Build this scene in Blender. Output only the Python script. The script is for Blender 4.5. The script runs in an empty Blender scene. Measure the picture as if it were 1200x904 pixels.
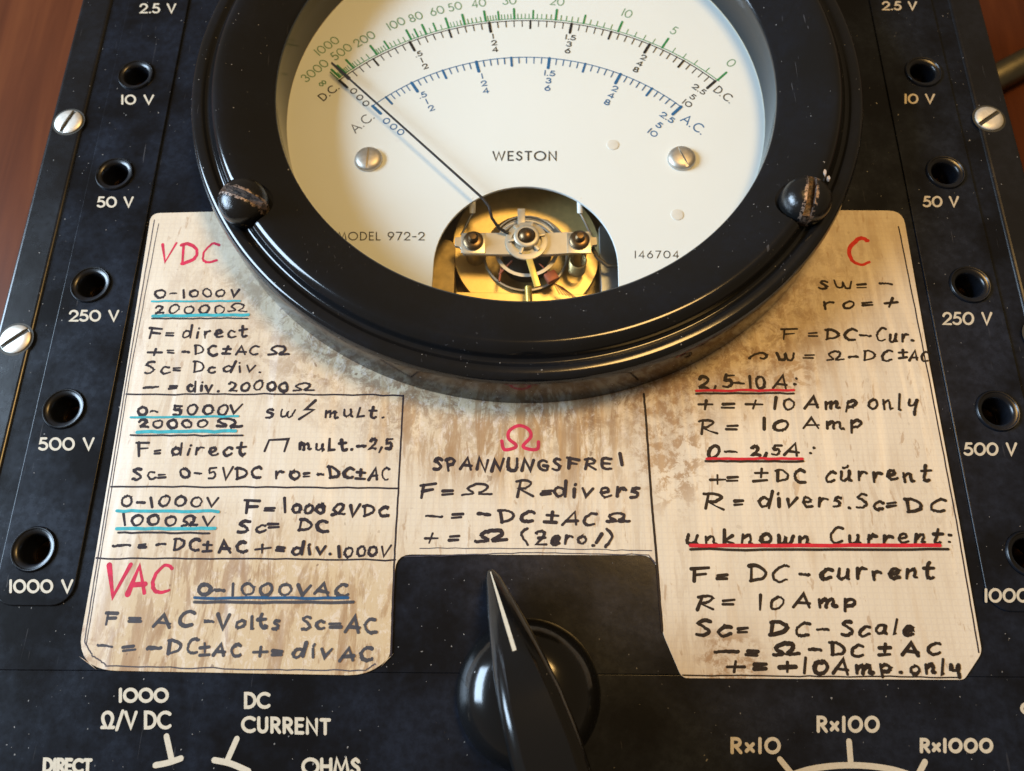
import bpy, bmesh, math, random
from mathutils import Vector, Matrix, geometry
random.seed(7)
S = bpy.context.scene
COL = S.collection
# ------------------------------------------------------------------ camera
# 1 unit = 1 cm.  Front panel lies in z = 0, x to the right, y up the panel.
F_PX = 895.0
CAM = Vector((-0.09178, -14.03654, 15.631))
TILT, ROLL, PAN = 0.34563, 0.00187, 0.01387
RM = (Matrix.Rotation(TILT, 3, 'X') @ Matrix.Rotation(PAN, 3, 'Y') @ Matrix.Rotation(ROLL, 3, 'Z'))
cd = bpy.data.cameras.new('camera')
cam = bpy.data.objects.new('camera', cd); COL.objects.link(cam)
cam.matrix_world = Matrix.Translation(CAM) @ RM.to_4x4()
cd.sensor_fit = 'HORIZONTAL'; cd.sensor_width = 36.0; cd.lens = F_PX / 1200 * 36
cd.clip_start = 0.1; cd.clip_end = 2000
cd.dof.use_dof = True
cd.dof.focus_distance = 15.9
cd.dof.aperture_fstop = 0.001 * cd.lens / 0.13
S.camera = cam
# ------------------------------------------------------------------ world, lamps, exposure
W = bpy.data.worlds.new('World'); S.world = W; W.use_nodes = True
bg = W.node_tree.nodes['Background']
bg.inputs[0].default_value = (1.0, 0.76, 0.50, 1); bg.inputs[1].default_value = 0.17

def area(name, loc, target, sx, sy, power, color):
    l = bpy.data.lights.new(name, 'AREA'); l.shape = 'RECTANGLE'; l.size = sx; l.size_y = sy
    l.energy = power; l.color = color
    o = bpy.data.objects.new(name, l); COL.objects.link(o); o.location = loc
    o.rotation_euler = (Vector(target) - Vector(loc)).to_track_quat('-Z', 'Y').to_euler()
    return o
area('window_light', (-72, -2, 36), (0, -6, 0), 50, 36, 160000, (0.60, 0.79, 1.0))
area('room_light', (15.5, 9, 62), (0, -7, 0), 16, 16, 28500, (1.0, 0.60, 0.20))
S.view_settings.view_transform = 'Standard'; S.view_settings.look = 'None'
S.view_settings.exposure = 0; S.view_settings.gamma = 1
S.render.engine = 'CYCLES'
S.cycles.use_denoising = True
S.cycles.max_bounces = 8; S.cycles.transparent_max_bounces = 12
S.cycles.sample_clamp_indirect = 6

# ------------------------------------------------------------------ helpers
def at(px, py, z=0.0):
    """a pixel of the 1200 x 904 photograph -> the point of the plane z it shows"""
    d = RM @ Vector(((px - 600) / F_PX, -(py - 452) / F_PX, -1.0))
    return CAM + d * ((z - CAM.z) / d.z)

def new_obj(name, me, mat=None, parent=None):
    o = bpy.data.objects.new(name, me); COL.objects.link(o)
    if mat is not None:
        me.materials.clear(); me.materials.append(mat)
    if parent is not None:
        o.parent = parent
        o.matrix_parent_inverse = WORLD[parent.name].inverted()
    WORLD[o.name] = Matrix.Identity(4)
    return o
WORLD = {}

def bm_obj(name, bm, mat, parent=None, smooth=True):
    me = bpy.data.meshes.new(name)
    bmesh.ops.recalc_face_normals(bm, faces=bm.faces)
    bm.to_mesh(me); bm.free()
    if smooth:
        for p in me.polygons: p.use_smooth = True
        me.set_sharp_from_angle(angle=math.radians(38))
    return new_obj(name, me, mat, parent)

def eval_mesh(o):
    dg = bpy.context.evaluated_depsgraph_get()
    return bpy.data.meshes.new_from_object(o.evaluated_get(dg))

def plate(name, loops, z0, z1, bevel, mat, parent=None, seg=2):
    """flat plate between z0 and z1 from closed outlines (further loops are holes)"""
    cu = bpy.data.curves.new('tmp', 'CURVE'); cu.dimensions = '2D'; cu.fill_mode = 'BOTH'
    for lp in loops:
        sp = cu.splines.new('POLY'); sp.points.add(len(lp) - 1)
        for p, q in zip(sp.points, lp): p.co = (q[0], q[1], 0, 1)
        sp.use_cyclic_u = True
    h = (z1 - z0) / 2
    cu.extrude = h - bevel; cu.bevel_depth = bevel; cu.bevel_resolution = seg; cu.offset = -bevel
    o = bpy.data.objects.new('tmp', cu); COL.objects.link(o)
    me = eval_mesh(o); bpy.data.objects.remove(o); bpy.data.curves.remove(cu)
    me.transform(Matrix.Translation((0, 0, (z0 + z1) / 2)))
    bm = bmesh.new(); bm.from_mesh(me); bmesh.ops.remove_doubles(bm, verts=bm.verts, dist=1e-4)
    bpy.data.meshes.remove(me)
    o = bm_obj(name, bm, mat, parent)
    for p in o.data.polygons: p.use_smooth = abs(p.normal.z) < 0.98
    return o

def circle(cx, cy, r, n=48, a0=0.0, a1=2 * math.pi):
    return [(cx + r * math.cos(a0 + (a1 - a0) * i / n), cy + r * math.sin(a0 + (a1 - a0) * i / n)) for i in range(n)]

def rrect(x0, y0, x1, y1, r, n=6):
    pts = []
    for cx, cy, a in ((x1 - r, y1 - r, 0), (x0 + r, y1 - r, 90), (x0 + r, y0 + r, 180), (x1 - r, y0 + r, 270)):
        for i in range(n + 1):
            t = math.radians(a + 90 * i / n); pts.append((cx + r * math.cos(t), cy + r * math.sin(t)))
    return pts

def round_poly(pts, rad, n=5):
    out = []
    m = len(pts)
    for i in range(m):
        p, a, b = Vector(pts[i]), Vector(pts[i - 1]), Vector(pts[(i + 1) % m])
        r = rad[i] if isinstance(rad, (list, tuple)) else rad
        if r <= 0: out.append(tuple(p)); continue
        p0 = p + (a - p).normalized() * r; p1 = p + (b - p).normalized() * r
        for k in range(n + 1):
            t = k / n
            q = p0 * (1 - t) ** 2 + p * 2 * t * (1 - t) + p1 * t * t
            out.append((q.x, q.y))
    return out

def lathe_bm(profile, n=64, c=(0, 0, 0), bm=None, cap0=False, cap1=False):
    bm = bm or bmesh.new()
    rings = []
    for r, z in profile:
        rings.append([bm.verts.new((c[0] + r * math.cos(2 * math.pi * i / n), c[1] + r * math.sin(2 * math.pi * i / n), c[2] + z)) for i in range(n)])
    for a, b in zip(rings, rings[1:]):
        for i in range(n):
            bm.faces.new((a[i], a[(i + 1) % n], b[(i + 1) % n], b[i]))
    if cap0: bm.faces.new(rings[0][::-1])
    if cap1: bm.faces.new(rings[-1])
    return bm

def box_bm(x0, y0, z0, x1, y1, z1, bevel=0.0, bm=None, M=None):
    own = bmesh.new()
    bmesh.ops.create_cube(own, size=1)
    for v in own.verts:
        v.co = Vector(((x0 + x1) / 2 + v.co.x * (x1 - x0), (y0 + y1) / 2 + v.co.y * (y1 - y0), (z0 + z1) / 2 + v.co.z * (z1 - z0)))
    if bevel: bmesh.ops.bevel(own, geom=list(own.edges), offset=bevel, segments=2, affect='EDGES', profile=0.5)
    if M is not None: own.transform(M)
    if bm is None: return own
    me = bpy.data.meshes.new('t'); own.to_mesh(me); own.free(); bm.from_mesh(me); bpy.data.meshes.remove(me)
    return bm

def tube_bm(pts, r, n=8, bm=None):
    """tube along points; r a number or one per point"""
    bm = bm or bmesh.new()
    pts = [Vector(p) for p in pts]; rings = []
    up = Vector((0.13, 0.21, 0.97))
    for i, p in enumerate(pts):
        t = (pts[min(i + 1, len(pts) - 1)] - pts[max(i - 1, 0)]).normalized()
        u = t.cross(up)
        if u.length < 1e-3: u = t.cross(Vector((1, 0, 0)))
        u.normalize(); v = u.cross(t)
        rr = r[i] if isinstance(r, (list, tuple)) else r
        rings.append([bm.verts.new(p + (u * math.cos(2 * math.pi * k / n) + v * math.sin(2 * math.pi * k / n)) * rr) for k in range(n)])
    for a, b in zip(rings, rings[1:]):
        for k in range(n): bm.faces.new((a[k], a[(k + 1) % n], b[(k + 1) % n], b[k]))
    bm.faces.new(rings[0][::-1]); bm.faces.new(rings[-1])
    return bm

def cut(o, cutter_bm):
    me = bpy.data.meshes.new('cut'); bmesh.ops.recalc_face_normals(cutter_bm, faces=cutter_bm.faces)
    cutter_bm.to_mesh(me); cutter_bm.free()
    c = bpy.data.objects.new('cut', me); COL.objects.link(c)
    m = o.modifiers.new('b', 'BOOLEAN'); m.operation = 'DIFFERENCE'; m.object = c; m.solver = 'EXACT'
    c.matrix_world = Matrix.Identity(4); bpy.context.view_layer.update()
    if o.parent is not None: c.matrix_world = o.matrix_world.copy(); bpy.context.view_layer.update()
    new = eval_mesh(o); o.modifiers.clear()
    old = o.data; o.data = new; new.name = old.name
    bpy.data.objects.remove(c); bpy.data.meshes.remove(me)
    for p in new.polygons: p.use_smooth = True
    new.set_sharp_from_angle(angle=math.radians(38))

# ------------------------------------------------------------------ materials
class NT:
    def __init__(s, name):
        s.m = bpy.data.materials.new(name); s.m.use_nodes = True; s.t = s.m.node_tree
        s.b = s.t.nodes['Principled BSDF']; s.out = s.t.nodes['Material Output']
        s.tc = s.t.nodes.new('ShaderNodeTexCoord')
    def n(s, typ, **kw):
        nd = s.t.nodes.new(typ)
        for k, v in kw.items(): setattr(nd, k, v)
        return nd
    def link(s, a, b): s.t.links.new(a, b)
    def val(s, sock, v):
        if hasattr(v, 'is_linked') or isinstance(v, bpy.types.NodeSocket): s.link(v, sock)
        else: sock.default_value = v
    def coord(s, scale=(1, 1, 1), rot=(0, 0, 0), loc=(0, 0, 0)):
        mp = s.n('ShaderNodeMapping'); s.link(s.tc.outputs['Object'], mp.inputs[0])
        mp.inputs['Scale'].default_value = scale; mp.inputs['Rotation'].default_value = rot; mp.inputs['Location'].default_value = loc
        return mp.outputs[0]
    def noise(s, scale, detail=3, rough=0.5, co=None, dist=0.0):
        nd = s.n('ShaderNodeTexNoise'); nd.inputs['Scale'].default_value = scale; nd.inputs['Detail'].default_value = detail
        nd.inputs['Roughness'].default_value = rough; nd.inputs['Distortion'].default_value = dist
        s.link(co or s.tc.outputs['Object'], nd.inputs['Vector']); return nd.outputs['Fac']
    def ramp(s, fac, stops):
        r = s.n('ShaderNodeValToRGB'); s.link(fac, r.inputs[0]); e = r.color_ramp.elements
        while len(e) < len(stops): e.new(0.5)
        for el, (p, c) in zip(e, stops):
            el.position = p; el.color = (c, c, c, 1) if not isinstance(c, tuple) else (*c, 1)
        return r.outputs[0]
    def mix(s, fac, a, b, mode='MIX'):
        nd = s.n('ShaderNodeMix', data_type='RGBA', blend_type=mode)
        s.val(nd.inputs[0], fac)
        for sock, v in ((nd.inputs[6], a), (nd.inputs[7], b)):
            s.val(sock, (*v, 1) if isinstance(v, tuple) and len(v) == 3 else v)
        return nd.outputs[2]
    def math(s, op, a, b=0.0, clamp=False):
        nd = s.n('ShaderNodeMath', operation=op, use_clamp=clamp); s.val(nd.inputs[0], a); s.val(nd.inputs[1], b); return nd.outputs[0]
    def bump(s, h, strength, dist, prev=None):
        nd = s.n('ShaderNodeBump'); s.link(h, nd.inputs['Height']); nd.inputs['Strength'].default_value = strength
        nd.inputs['Distance'].default_value = dist
        if prev is not None: s.link(prev, nd.inputs['Normal'])
        return nd.outputs[0]
    def specks(s, scale, size, keep):
        """sparse dust grains: 1 on a grain"""
        co = s.coord((1, 1, 1), (0.1, 0.2, 0.3))
        wob = s.n('ShaderNodeVectorMath', operation='ADD')
        nz = s.n('ShaderNodeTexNoise'); nz.inputs['Scale'].default_value = scale * 3
        s.link(co, nz.inputs['Vector'])
        sc = s.n('ShaderNodeVectorMath', operation='SCALE'); s.link(nz.outputs['Color'], sc.inputs[0]); sc.inputs['Scale'].default_value = 0.12 / scale * 3
        s.link(co, wob.inputs[0]); s.link(sc.outputs[0], wob.inputs[1])
        v = s.n('ShaderNodeTexVoronoi'); v.inputs['Scale'].default_value = scale; s.link(wob.outputs[0], v.inputs['Vector'])
        sep = s.n('ShaderNodeSeparateColor'); s.link(v.outputs['Color'], sep.inputs[0])
        d = s.math('LESS_THAN', v.outputs['Distance'], s.math('MULTIPLY', sep.outputs[1], size))
        return s.math('MULTIPLY', d, s.math('GREATER_THAN', sep.outputs[0], 1 - keep))
    def scratches(s, scale, keep, rot):
        co = s.coord((scale, scale * 0.06, scale), (0, 0, rot))
        v = s.noise(1.0, 2, 0.4, co, 0.6)
        m = s.ramp(s.noise(0.5), [(0.5, 0.0), (0.7, 1.0)])
        return s.math('MULTIPLY', s.ramp(v, [(keep, 0.0), (keep + 0.01, 1.0)]), m)

def bakelite(name, rough, dust, spec=0.5, bmp=1.0, base=(0.004, 0.004, 0.0045), speck=0.35, dust_sheen=0.012):
    t = NT(name)
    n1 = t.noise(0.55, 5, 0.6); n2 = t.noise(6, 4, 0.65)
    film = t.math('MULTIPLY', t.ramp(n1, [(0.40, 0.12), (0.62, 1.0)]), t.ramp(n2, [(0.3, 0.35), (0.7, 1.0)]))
    c = t.mix(t.math('MULTIPLY', film, dust), base, (dust_sheen * 1.3, dust_sheen * 1.8, dust_sheen * 3.0))  # dust film; its blue tint paints the window's sheen into the colour
    g = t.math('MAXIMUM', t.specks(4.0, 0.085, speck * 0.5), t.specks(10.0, 0.14, speck * 0.5))
    c = t.mix(t.math('MULTIPLY', g, 0.5), c, (0.36, 0.35, 0.33))
    sc = t.scratches(16, 0.725, 0.5)
    c = t.mix(t.math('MULTIPLY', sc, 0.35), c, (0.16, 0.16, 0.17))
    t.link(c, t.b.inputs['Base Color'])
    r = t.math('ADD', t.math('MULTIPLY', film, dust * 0.10), rough, True)
    r = t.math('ADD', r, t.math('MULTIPLY', g, 0.4), True)
    t.link(r, t.b.inputs['Roughness']); t.b.inputs['Specular IOR Level'].default_value = spec
    t.link(t.bump(t.noise(3.5, 3), 0.10 * bmp, 0.02, t.bump(n2, 0.03 * bmp, 0.01)), t.b.inputs['Normal'])
    return t.m
M_panel = bakelite('black_panel', 0.21, 1.0, 0.23, speck=0.45, dust_sheen=0.0085)
M_plate = bakelite('black_jack_plate', 0.21, 1.0, 0.23, speck=0.3, dust_sheen=0.010)
M_case = bakelite('black_case', 0.24, 0.9, speck=0.3, dust_sheen=0.004)
M_bezel = bakelite('gloss_black_bezel', 0.12, 0.3, 0.5, 0.25, speck=0.35, base=(0.006, 0.006, 0.006), dust_sheen=0.008)
M_knob = bakelite('gloss_black_knob', 0.14, 0.12, speck=0.12, base=(0.005, 0.005, 0.005), dust_sheen=0.006)
M_sock = bakelite('black_socket', 0.26, 0.8, speck=0.1, dust_sheen=0.006)

def simple(name, col, rough=0.4, metal=0.0, var=0.12, nscale=8.0, bump=0.05):
    t = NT(name); n = t.noise(nscale, 4, 0.6)
    a = tuple(c * (1 - var) for c in col); b = tuple(min(1, c * (1 + var)) for c in col)
    t.link(t.mix(n, a, b), t.b.inputs['Base Color'])
    t.b.inputs['Metallic'].default_value = metal
    t.link(t.math('ADD', t.math('MULTIPLY', n, 0.16), rough - 0.08, True), t.b.inputs['Roughness'])
    if bump: t.link(t.bump(n, bump, 0.02), t.b.inputs['Normal'])
    return t.m
M_cream = simple('cream_paint', (0.50, 0.45, 0.345), 0.55, 0, 0.22, 20, 0.1)
M_nickel = simple('nickel', (0.72, 0.70, 0.64), 0.48, 0.7, 0.15, 14)
M_dscrew = simple('dial_screw_nickel', (0.56, 0.52, 0.46), 0.46, 0.85, 0.25, 9)
M_brass = simple('brass', (0.78, 0.60, 0.26), 0.42, 0.6, 0.25, 5, 0.12)
M_brassd = simple('dark_brass', (0.52, 0.39, 0.17), 0.42, 0.6, 0.4, 5, 0.12)
M_bronze = simple('bronze_nut', (0.20, 0.13, 0.07), 0.35, 1.0, 0.3, 9)
M_gold = simple('gold_tab', (0.90, 0.66, 0.17), 0.34, 0.5, 0.12, 9)
M_bridge = simple('bridge_alloy', (0.56, 0.51, 0.41), 0.46, 0.6, 0.12, 6)
M_pad = simple('pad_alloy', (0.72, 0.68, 0.58), 0.42, 1.0, 0.1, 6)
M_steel = simple('grey_steel', (0.36, 0.38, 0.40), 0.42, 1.0, 0.15, 5)
M_white = simple('white_enamel', (0.72, 0.72, 0.68), 0.4, 0, 0.06, 9)
M_dark = simple('dark_core', (0.055, 0.042, 0.026), 0.5, 0, 0.3, 7)
M_copper = simple('copper_red', (0.36, 0.11, 0.06), 0.5, 0.3, 0.3, 12)
M_ring = simple('cream_ring', (0.60, 0.47, 0.29), 0.5, 0, 0.12, 3)
M_needle = simple('needle_grey', (0.03, 0.03, 0.035), 0.35, 0.4, 0.2, 9)
M_rod = simple('dull_metal', (0.16, 0.15, 0.11), 0.42, 1.0, 0.2, 3)
M_slot = simple('slot_shadow', (0.03, 0.028, 0.02), 0.7)

def dial_mat():
    t = NT('dial_card'); n = t.noise(0.35, 4, 0.6); f = t.noise(30, 2)
    c = t.mix(n, (0.695, 0.74, 0.735), (0.745, 0.785, 0.785))
    c = t.mix(t.math('MULTIPLY', t.specks(0.9, 0.10, 0.18), 0.18), c, (0.55, 0.55, 0.60))
    t.link(c, t.b.inputs['Base Color']); t.b.inputs['Roughness'].default_value = 0.55
    t.link(t.bump(f, 0.03, 0.01), t.b.inputs['Normal']); return t.m
M_dial = dial_mat()

def ink(name, col, a0=0.75, a1=1.0, rough=0.5, nscale=9.0):
    """felt pen on paper: a little of the paper shows where the line is thin"""
    t = NT(name); n = t.noise(nscale, 3, 0.6)
    t.link(t.mix(n, tuple(c * 0.7 for c in col), tuple(c * 1.3 for c in col)), t.b.inputs['Base Color'])
    t.b.inputs['Roughness'].default_value = rough; t.b.inputs['Specular IOR Level'].default_value = 0.12
    t.link(t.ramp(n, [(0.25, a0), (0.6, a1)]), t.b.inputs['Alpha']); return t.m
I_black = ink('black_ink', (0.028, 0.022, 0.027), 0.74, 1.0, 0.5, 20)
I_brown = ink('brown_black_ink', (0.022, 0.015, 0.012), 0.78, 1.0, 0.5, 20)
I_faded = ink('faded_ink', (0.060, 0.060, 0.070), 0.70, 0.95)
I_line = ink('thin_line_ink', (0.07, 0.065, 0.08), 0.45, 0.95, 0.5, 5)
I_red = ink('red_marker', (0.52, 0.03, 0.075), 0.72, 0.98, 0.5, 6)
I_red2 = ink('red_pen', (0.58, 0.035, 0.025), 0.85)
I_redline = ink('red_underline_ink', (0.55, 0.02, 0.035), 0.85)
I_teal = ink('teal_marker', (0.05, 0.36, 0.42), 0.78)
I_blue = ink('blue_marker', (0.02, 0.085, 0.19), 0.7, 0.95)
D_black = ink('dial_black', (0.02, 0.02, 0.022), 1.0)
D_grey = ink('dial_grey_black', (0.06, 0.06, 0.06), 1.0)
D_blue = ink('dial_blue', (0.025, 0.125, 0.29), 1.0)
D_green = ink('dial_green', (0.03, 0.22, 0.075), 1.0)
D_greenl = ink('dial_grey_green', (0.13, 0.27, 0.155), 1.0)

def label_mat():
    t = NT('aged_paper')
    g1 = t.noise(0.28, 3, 0.5)
    c = t.mix(g1, (0.57, 0.485, 0.355), (0.655, 0.578, 0.455))
    # woven drafting-cloth grid
    wx = t.n('ShaderNodeTexWave', wave_type='BANDS', bands_direction='X'); wy = t.n('ShaderNodeTexWave', wave_type='BANDS', bands_direction='Y')
    for w in (wx, wy):
        w.inputs['Scale'].default_value = 2.7; w.inputs['Distortion'].default_value = 0.6; w.inputs['Detail'].default_value = 2
        t.link(t.tc.outputs['Object'], w.inputs['Vector'])
    grid = t.math('MAXIMUM', t.ramp(wx.outputs['Fac'], [(0.80, 0.0), (0.98, 1.0)]), t.ramp(wy.outputs['Fac'], [(0.80, 0.0), (0.98, 1.0)]))
    c = t.mix(t.math('MULTIPLY', grid, 0.16), c, (0.42, 0.36, 0.33))
    # where the stains are: round the meter and over the lower left and the middle field
    sep = t.n('ShaderNodeSeparateXYZ'); t.link(t.tc.outputs['Object'], sep.inputs[0])
    X, Y = sep.outputs[0], sep.outputs[1]
    dy = t.math('ADD', Y, 0.95)
    rr = t.math('SQRT', t.math('ADD', t.math('MULTIPLY', X, X), t.math('MULTIPLY', dy, dy)))
    wob = t.math('ADD', rr, t.math('MULTIPLY', t.math('SUBTRACT', t.noise(0.9, 6, 0.7), 0.5), 2.6))
    near = t.ramp(t.math('DIVIDE', wob, 20.0), [(0.405, 1.0), (0.435, 0.55), (0.485, 0.0)])
    near = t.math('MULTIPLY', near, t.ramp(t.math('DIVIDE', Y, -20.0), [(0.24, 0.22), (0.37, 1.0)]))
    def blob(cx, cy, rx, ry):
        a = t.math('DIVIDE', t.math('SUBTRACT', X, cx), rx); b = t.math('DIVIDE', t.math('SUBTRACT', Y, cy), ry)
        d = t.math('SQRT', t.math('ADD', t.math('MULTIPLY', a, a), t.math('MULTIPLY', b, b)))
        return t.ramp(d, [(0.55, 1.0), (1.0, 0.0)])
    mid = blob(-0.2, -9.1, 3.6, 2.0)
    low = blob(-5.2, -14.0, 5.0, 3.2)
    mask = t.math('MAXIMUM', t.math('MAXIMUM', near, t.math('MULTIPLY', mid, 0.85)), t.math('MULTIPLY', low, 0.9))
    # yellowing
    c = t.mix(t.math('MAXIMUM', t.math('MULTIPLY', mask, 0.55), t.math('MULTIPLY', low, 0.85)), c, (0.49, 0.36, 0.195))
    # dirt lifted off in scuffs round the meter
    blot = t.ramp(t.noise(2.2, 10, 0.78, None, 0.5), [(0.46, 0.0), (0.53, 0.8), (0.62, 1.0)])
    c = t.mix(t.math('MULTIPLY', t.math('MULTIPLY', blot, near), 0.95), c, (0.205, 0.11, 0.05))
    pale = t.ramp(t.noise(4.0, 9, 0.75, t.coord((1.3, 0.8, 1), loc=(4, 9, 2)), 0.5), [(0.52, 0.0), (0.58, 1.0)])
    c = t.mix(t.math('MULTIPLY', t.math('MULTIPLY', pale, mask), 0.45), c, (0.70, 0.63, 0.55))
    # vertical run marks, drip by drip
    st = t.noise(1.0, 7, 0.72, t.coord((3.4, 0.62, 1)), 0.5)
    run = t.ramp(st, [(0.49, 0.0), (0.545, 0.7), (0.66, 1.0)])
    amt = t.math('ADD', t.math('MULTIPLY', t.math('MAXIMUM', mid, low), 0.85), t.math('MULTIPLY', t.ramp(t.noise(0.35, 3), [(0.45, 0.05), (0.62, 0.34)]), 1.0))
    c = t.mix(t.math('MULTIPLY', run, amt, True), c, (0.31, 0.185, 0.085))
    dots = t.math('MAXIMUM', t.specks(1.6, 0.15, 0.45), t.specks(4.2, 0.15, 0.30))
    c = t.mix(t.math('MULTIPLY', dots, t.math('ADD', t.math('MULTIPLY', mask, 0.65), 0.16)), c, (0.17, 0.095, 0.045))
    # grime along the inner edge and the foot of the right-hand column
    edge = t.math('MAXIMUM', t.math('MAXIMUM', blob(3.0, -9.6, 1.0, 1.9), blob(3.9, -14.0, 0.8, 0.7)), t.math('MAXIMUM', blob(-8.8, -13.9, 0.6, 0.8), blob(5.2, -8.1, 1.5, 0.8)))
    eb = t.ramp(t.noise(3.2, 9, 0.75, None, 0.4), [(0.48, 0.0), (0.56, 1.0)])
    c = t.mix(t.math('MULTIPLY', t.math('MULTIPLY', eb, edge), 0.8), c, (0.29, 0.165, 0.075))
    # short brown drips
    dr = t.ramp(t.noise(1.0, 5, 0.65, t.coord((4.6, 1.3, 1), loc=(3, 5, 1)), 0.4), [(0.615, 0.0), (0.66, 1.0)])
    c = t.mix(t.math('MULTIPLY', dr, 0.55), c, (0.33, 0.20, 0.10))
    # rust runs on the right-hand column
    rr2 = t.ramp(t.noise(1.0, 4, 0.6, t.coord((2.2, 0.42, 1), loc=(7, 3, 0)), 0.3), [(0.57, 0.0), (0.68, 1.0)])
    c = t.mix(t.math('MULTIPLY', rr2, 0.30), c, (0.48, 0.33, 0.18))
    t.link(c, t.b.inputs['Base Color'])
    t.b.inputs['Roughness'].default_value = 0.62
    # a wavy clear film over the paper
    fl = t.noise(1.0, 3, 0.5, t.coord((0.55, 0.07, 1), loc=(2, 1, 0)), 0.2)
    fine = t.noise(14, 3, 0.6)
    b1 = t.bump(fine, 0.16, 0.02); b2 = t.bump(fl, 0.22, 0.16, b1)
    t.link(b2, t.b.inputs['Normal'])
    t.b.inputs['Coat Weight'].default_value = 0.2; t.b.inputs['Coat Roughness'].default_value = 0.3
    b3 = t.bump(fl, 1.0, 0.7); t.link(b3, t.b.inputs['Coat Normal'])
    return t.m
M_label = label_mat()
M_film = simple('yellowed_film_edge', (0.50, 0.44, 0.34), 0.35, 0, 0.3, 12)

def glass_mat():
    t = NT('meter_glass'); nt = t.t
    tr = t.n('ShaderNodeBsdfTransparent'); gl = t.n('ShaderNodeBsdfGlossy'); mx = t.n('ShaderNodeMixShader')
    tr.inputs[0].default_value = (0.97, 0.985, 0.98, 1); gl.inputs['Roughness'].default_value = 0.02
    ge = t.n('ShaderNodeNewGeometry'); dt = t.n('ShaderNodeVectorMath', operation='DOT_PRODUCT')
    t.link(ge.outputs['Incoming'], dt.inputs[0]); t.link(ge.outputs['Normal'], dt.inputs[1])
    k = t.math('SUBTRACT', 1.0, t.math('ABSOLUTE', dt.outputs['Value']))
    fr = t.math('ADD', t.math('MULTIPLY', t.math('POWER', k, 5.0), 0.92), 0.05)
    t.link(fr, mx.inputs[0]); t.link(tr.outputs[0], mx.inputs[1]); t.link(gl.outputs[0], mx.inputs[2])
    nt.links.new(mx.outputs[0], t.out.inputs[0]); nt.nodes.remove(t.b); return t.m
M_glass = glass_mat()

def wood_mat():
    t = NT('table_wood')
    co = t.coord((0.9, 0.05, 1), (0, 0, 0.10))
    n = t.noise(1.2, 6, 0.65, co, 0.5); big = t.noise(0.12, 3)
    c = t.ramp(n, [(0.25, (0.042, 0.011, 0.0045)), (0.5, (0.088, 0.024, 0.0085)), (0.75, (0.15, 0.045, 0.014))])
    c = t.mix(t.math('MULTIPLY', big, 0.5), c, (0.09, 0.030, 0.014))
    t.link(c, t.b.inputs['Base Color']); t.b.inputs['Roughness'].default_value = 0.38; t.b.inputs['Specular IOR Level'].default_value = 0.12
    t.link(t.bump(n, 0.1, 0.03), t.b.inputs['Normal']); return t.m
M_wood = wood_mat()

# ------------------------------------------------------------------ pen strokes
def catmull(pts, n=6, closed=False):
    P = [Vector(p) for p in pts]
    if len(P) < 3: return P
    out = []
    m = len(P); rng = range(m) if closed else range(m - 1)
    for i in rng:
        if closed: a, b, c, d = P[i - 1], P[i], P[(i + 1) % m], P[(i + 2) % m]
        else: a, b, c, d = P[max(i - 1, 0)], P[i], P[i + 1], P[min(i + 2, m - 1)]
        for k in range(n):
            t = k / n
            out.append(0.5 * ((2 * b) + (c - a) * t + (2 * a - 5 * b + 4 * c - d) * t * t + (3 * b - a - 3 * c + d) * t ** 3))
    out.append(P[0].copy() if closed else P[-1])
    return out

def ell(cx, cy, rx, ry, a0=90, a1=450, n=20):
    k = max(4, int(n * abs(a1 - a0) / 360))
    return [(cx + rx * math.cos(math.radians(a0 + (a1 - a0) * i / k)), cy + ry * math.sin(math.radians(a0 + (a1 - a0) * i / k))) for i in range(k + 1)]

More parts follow.
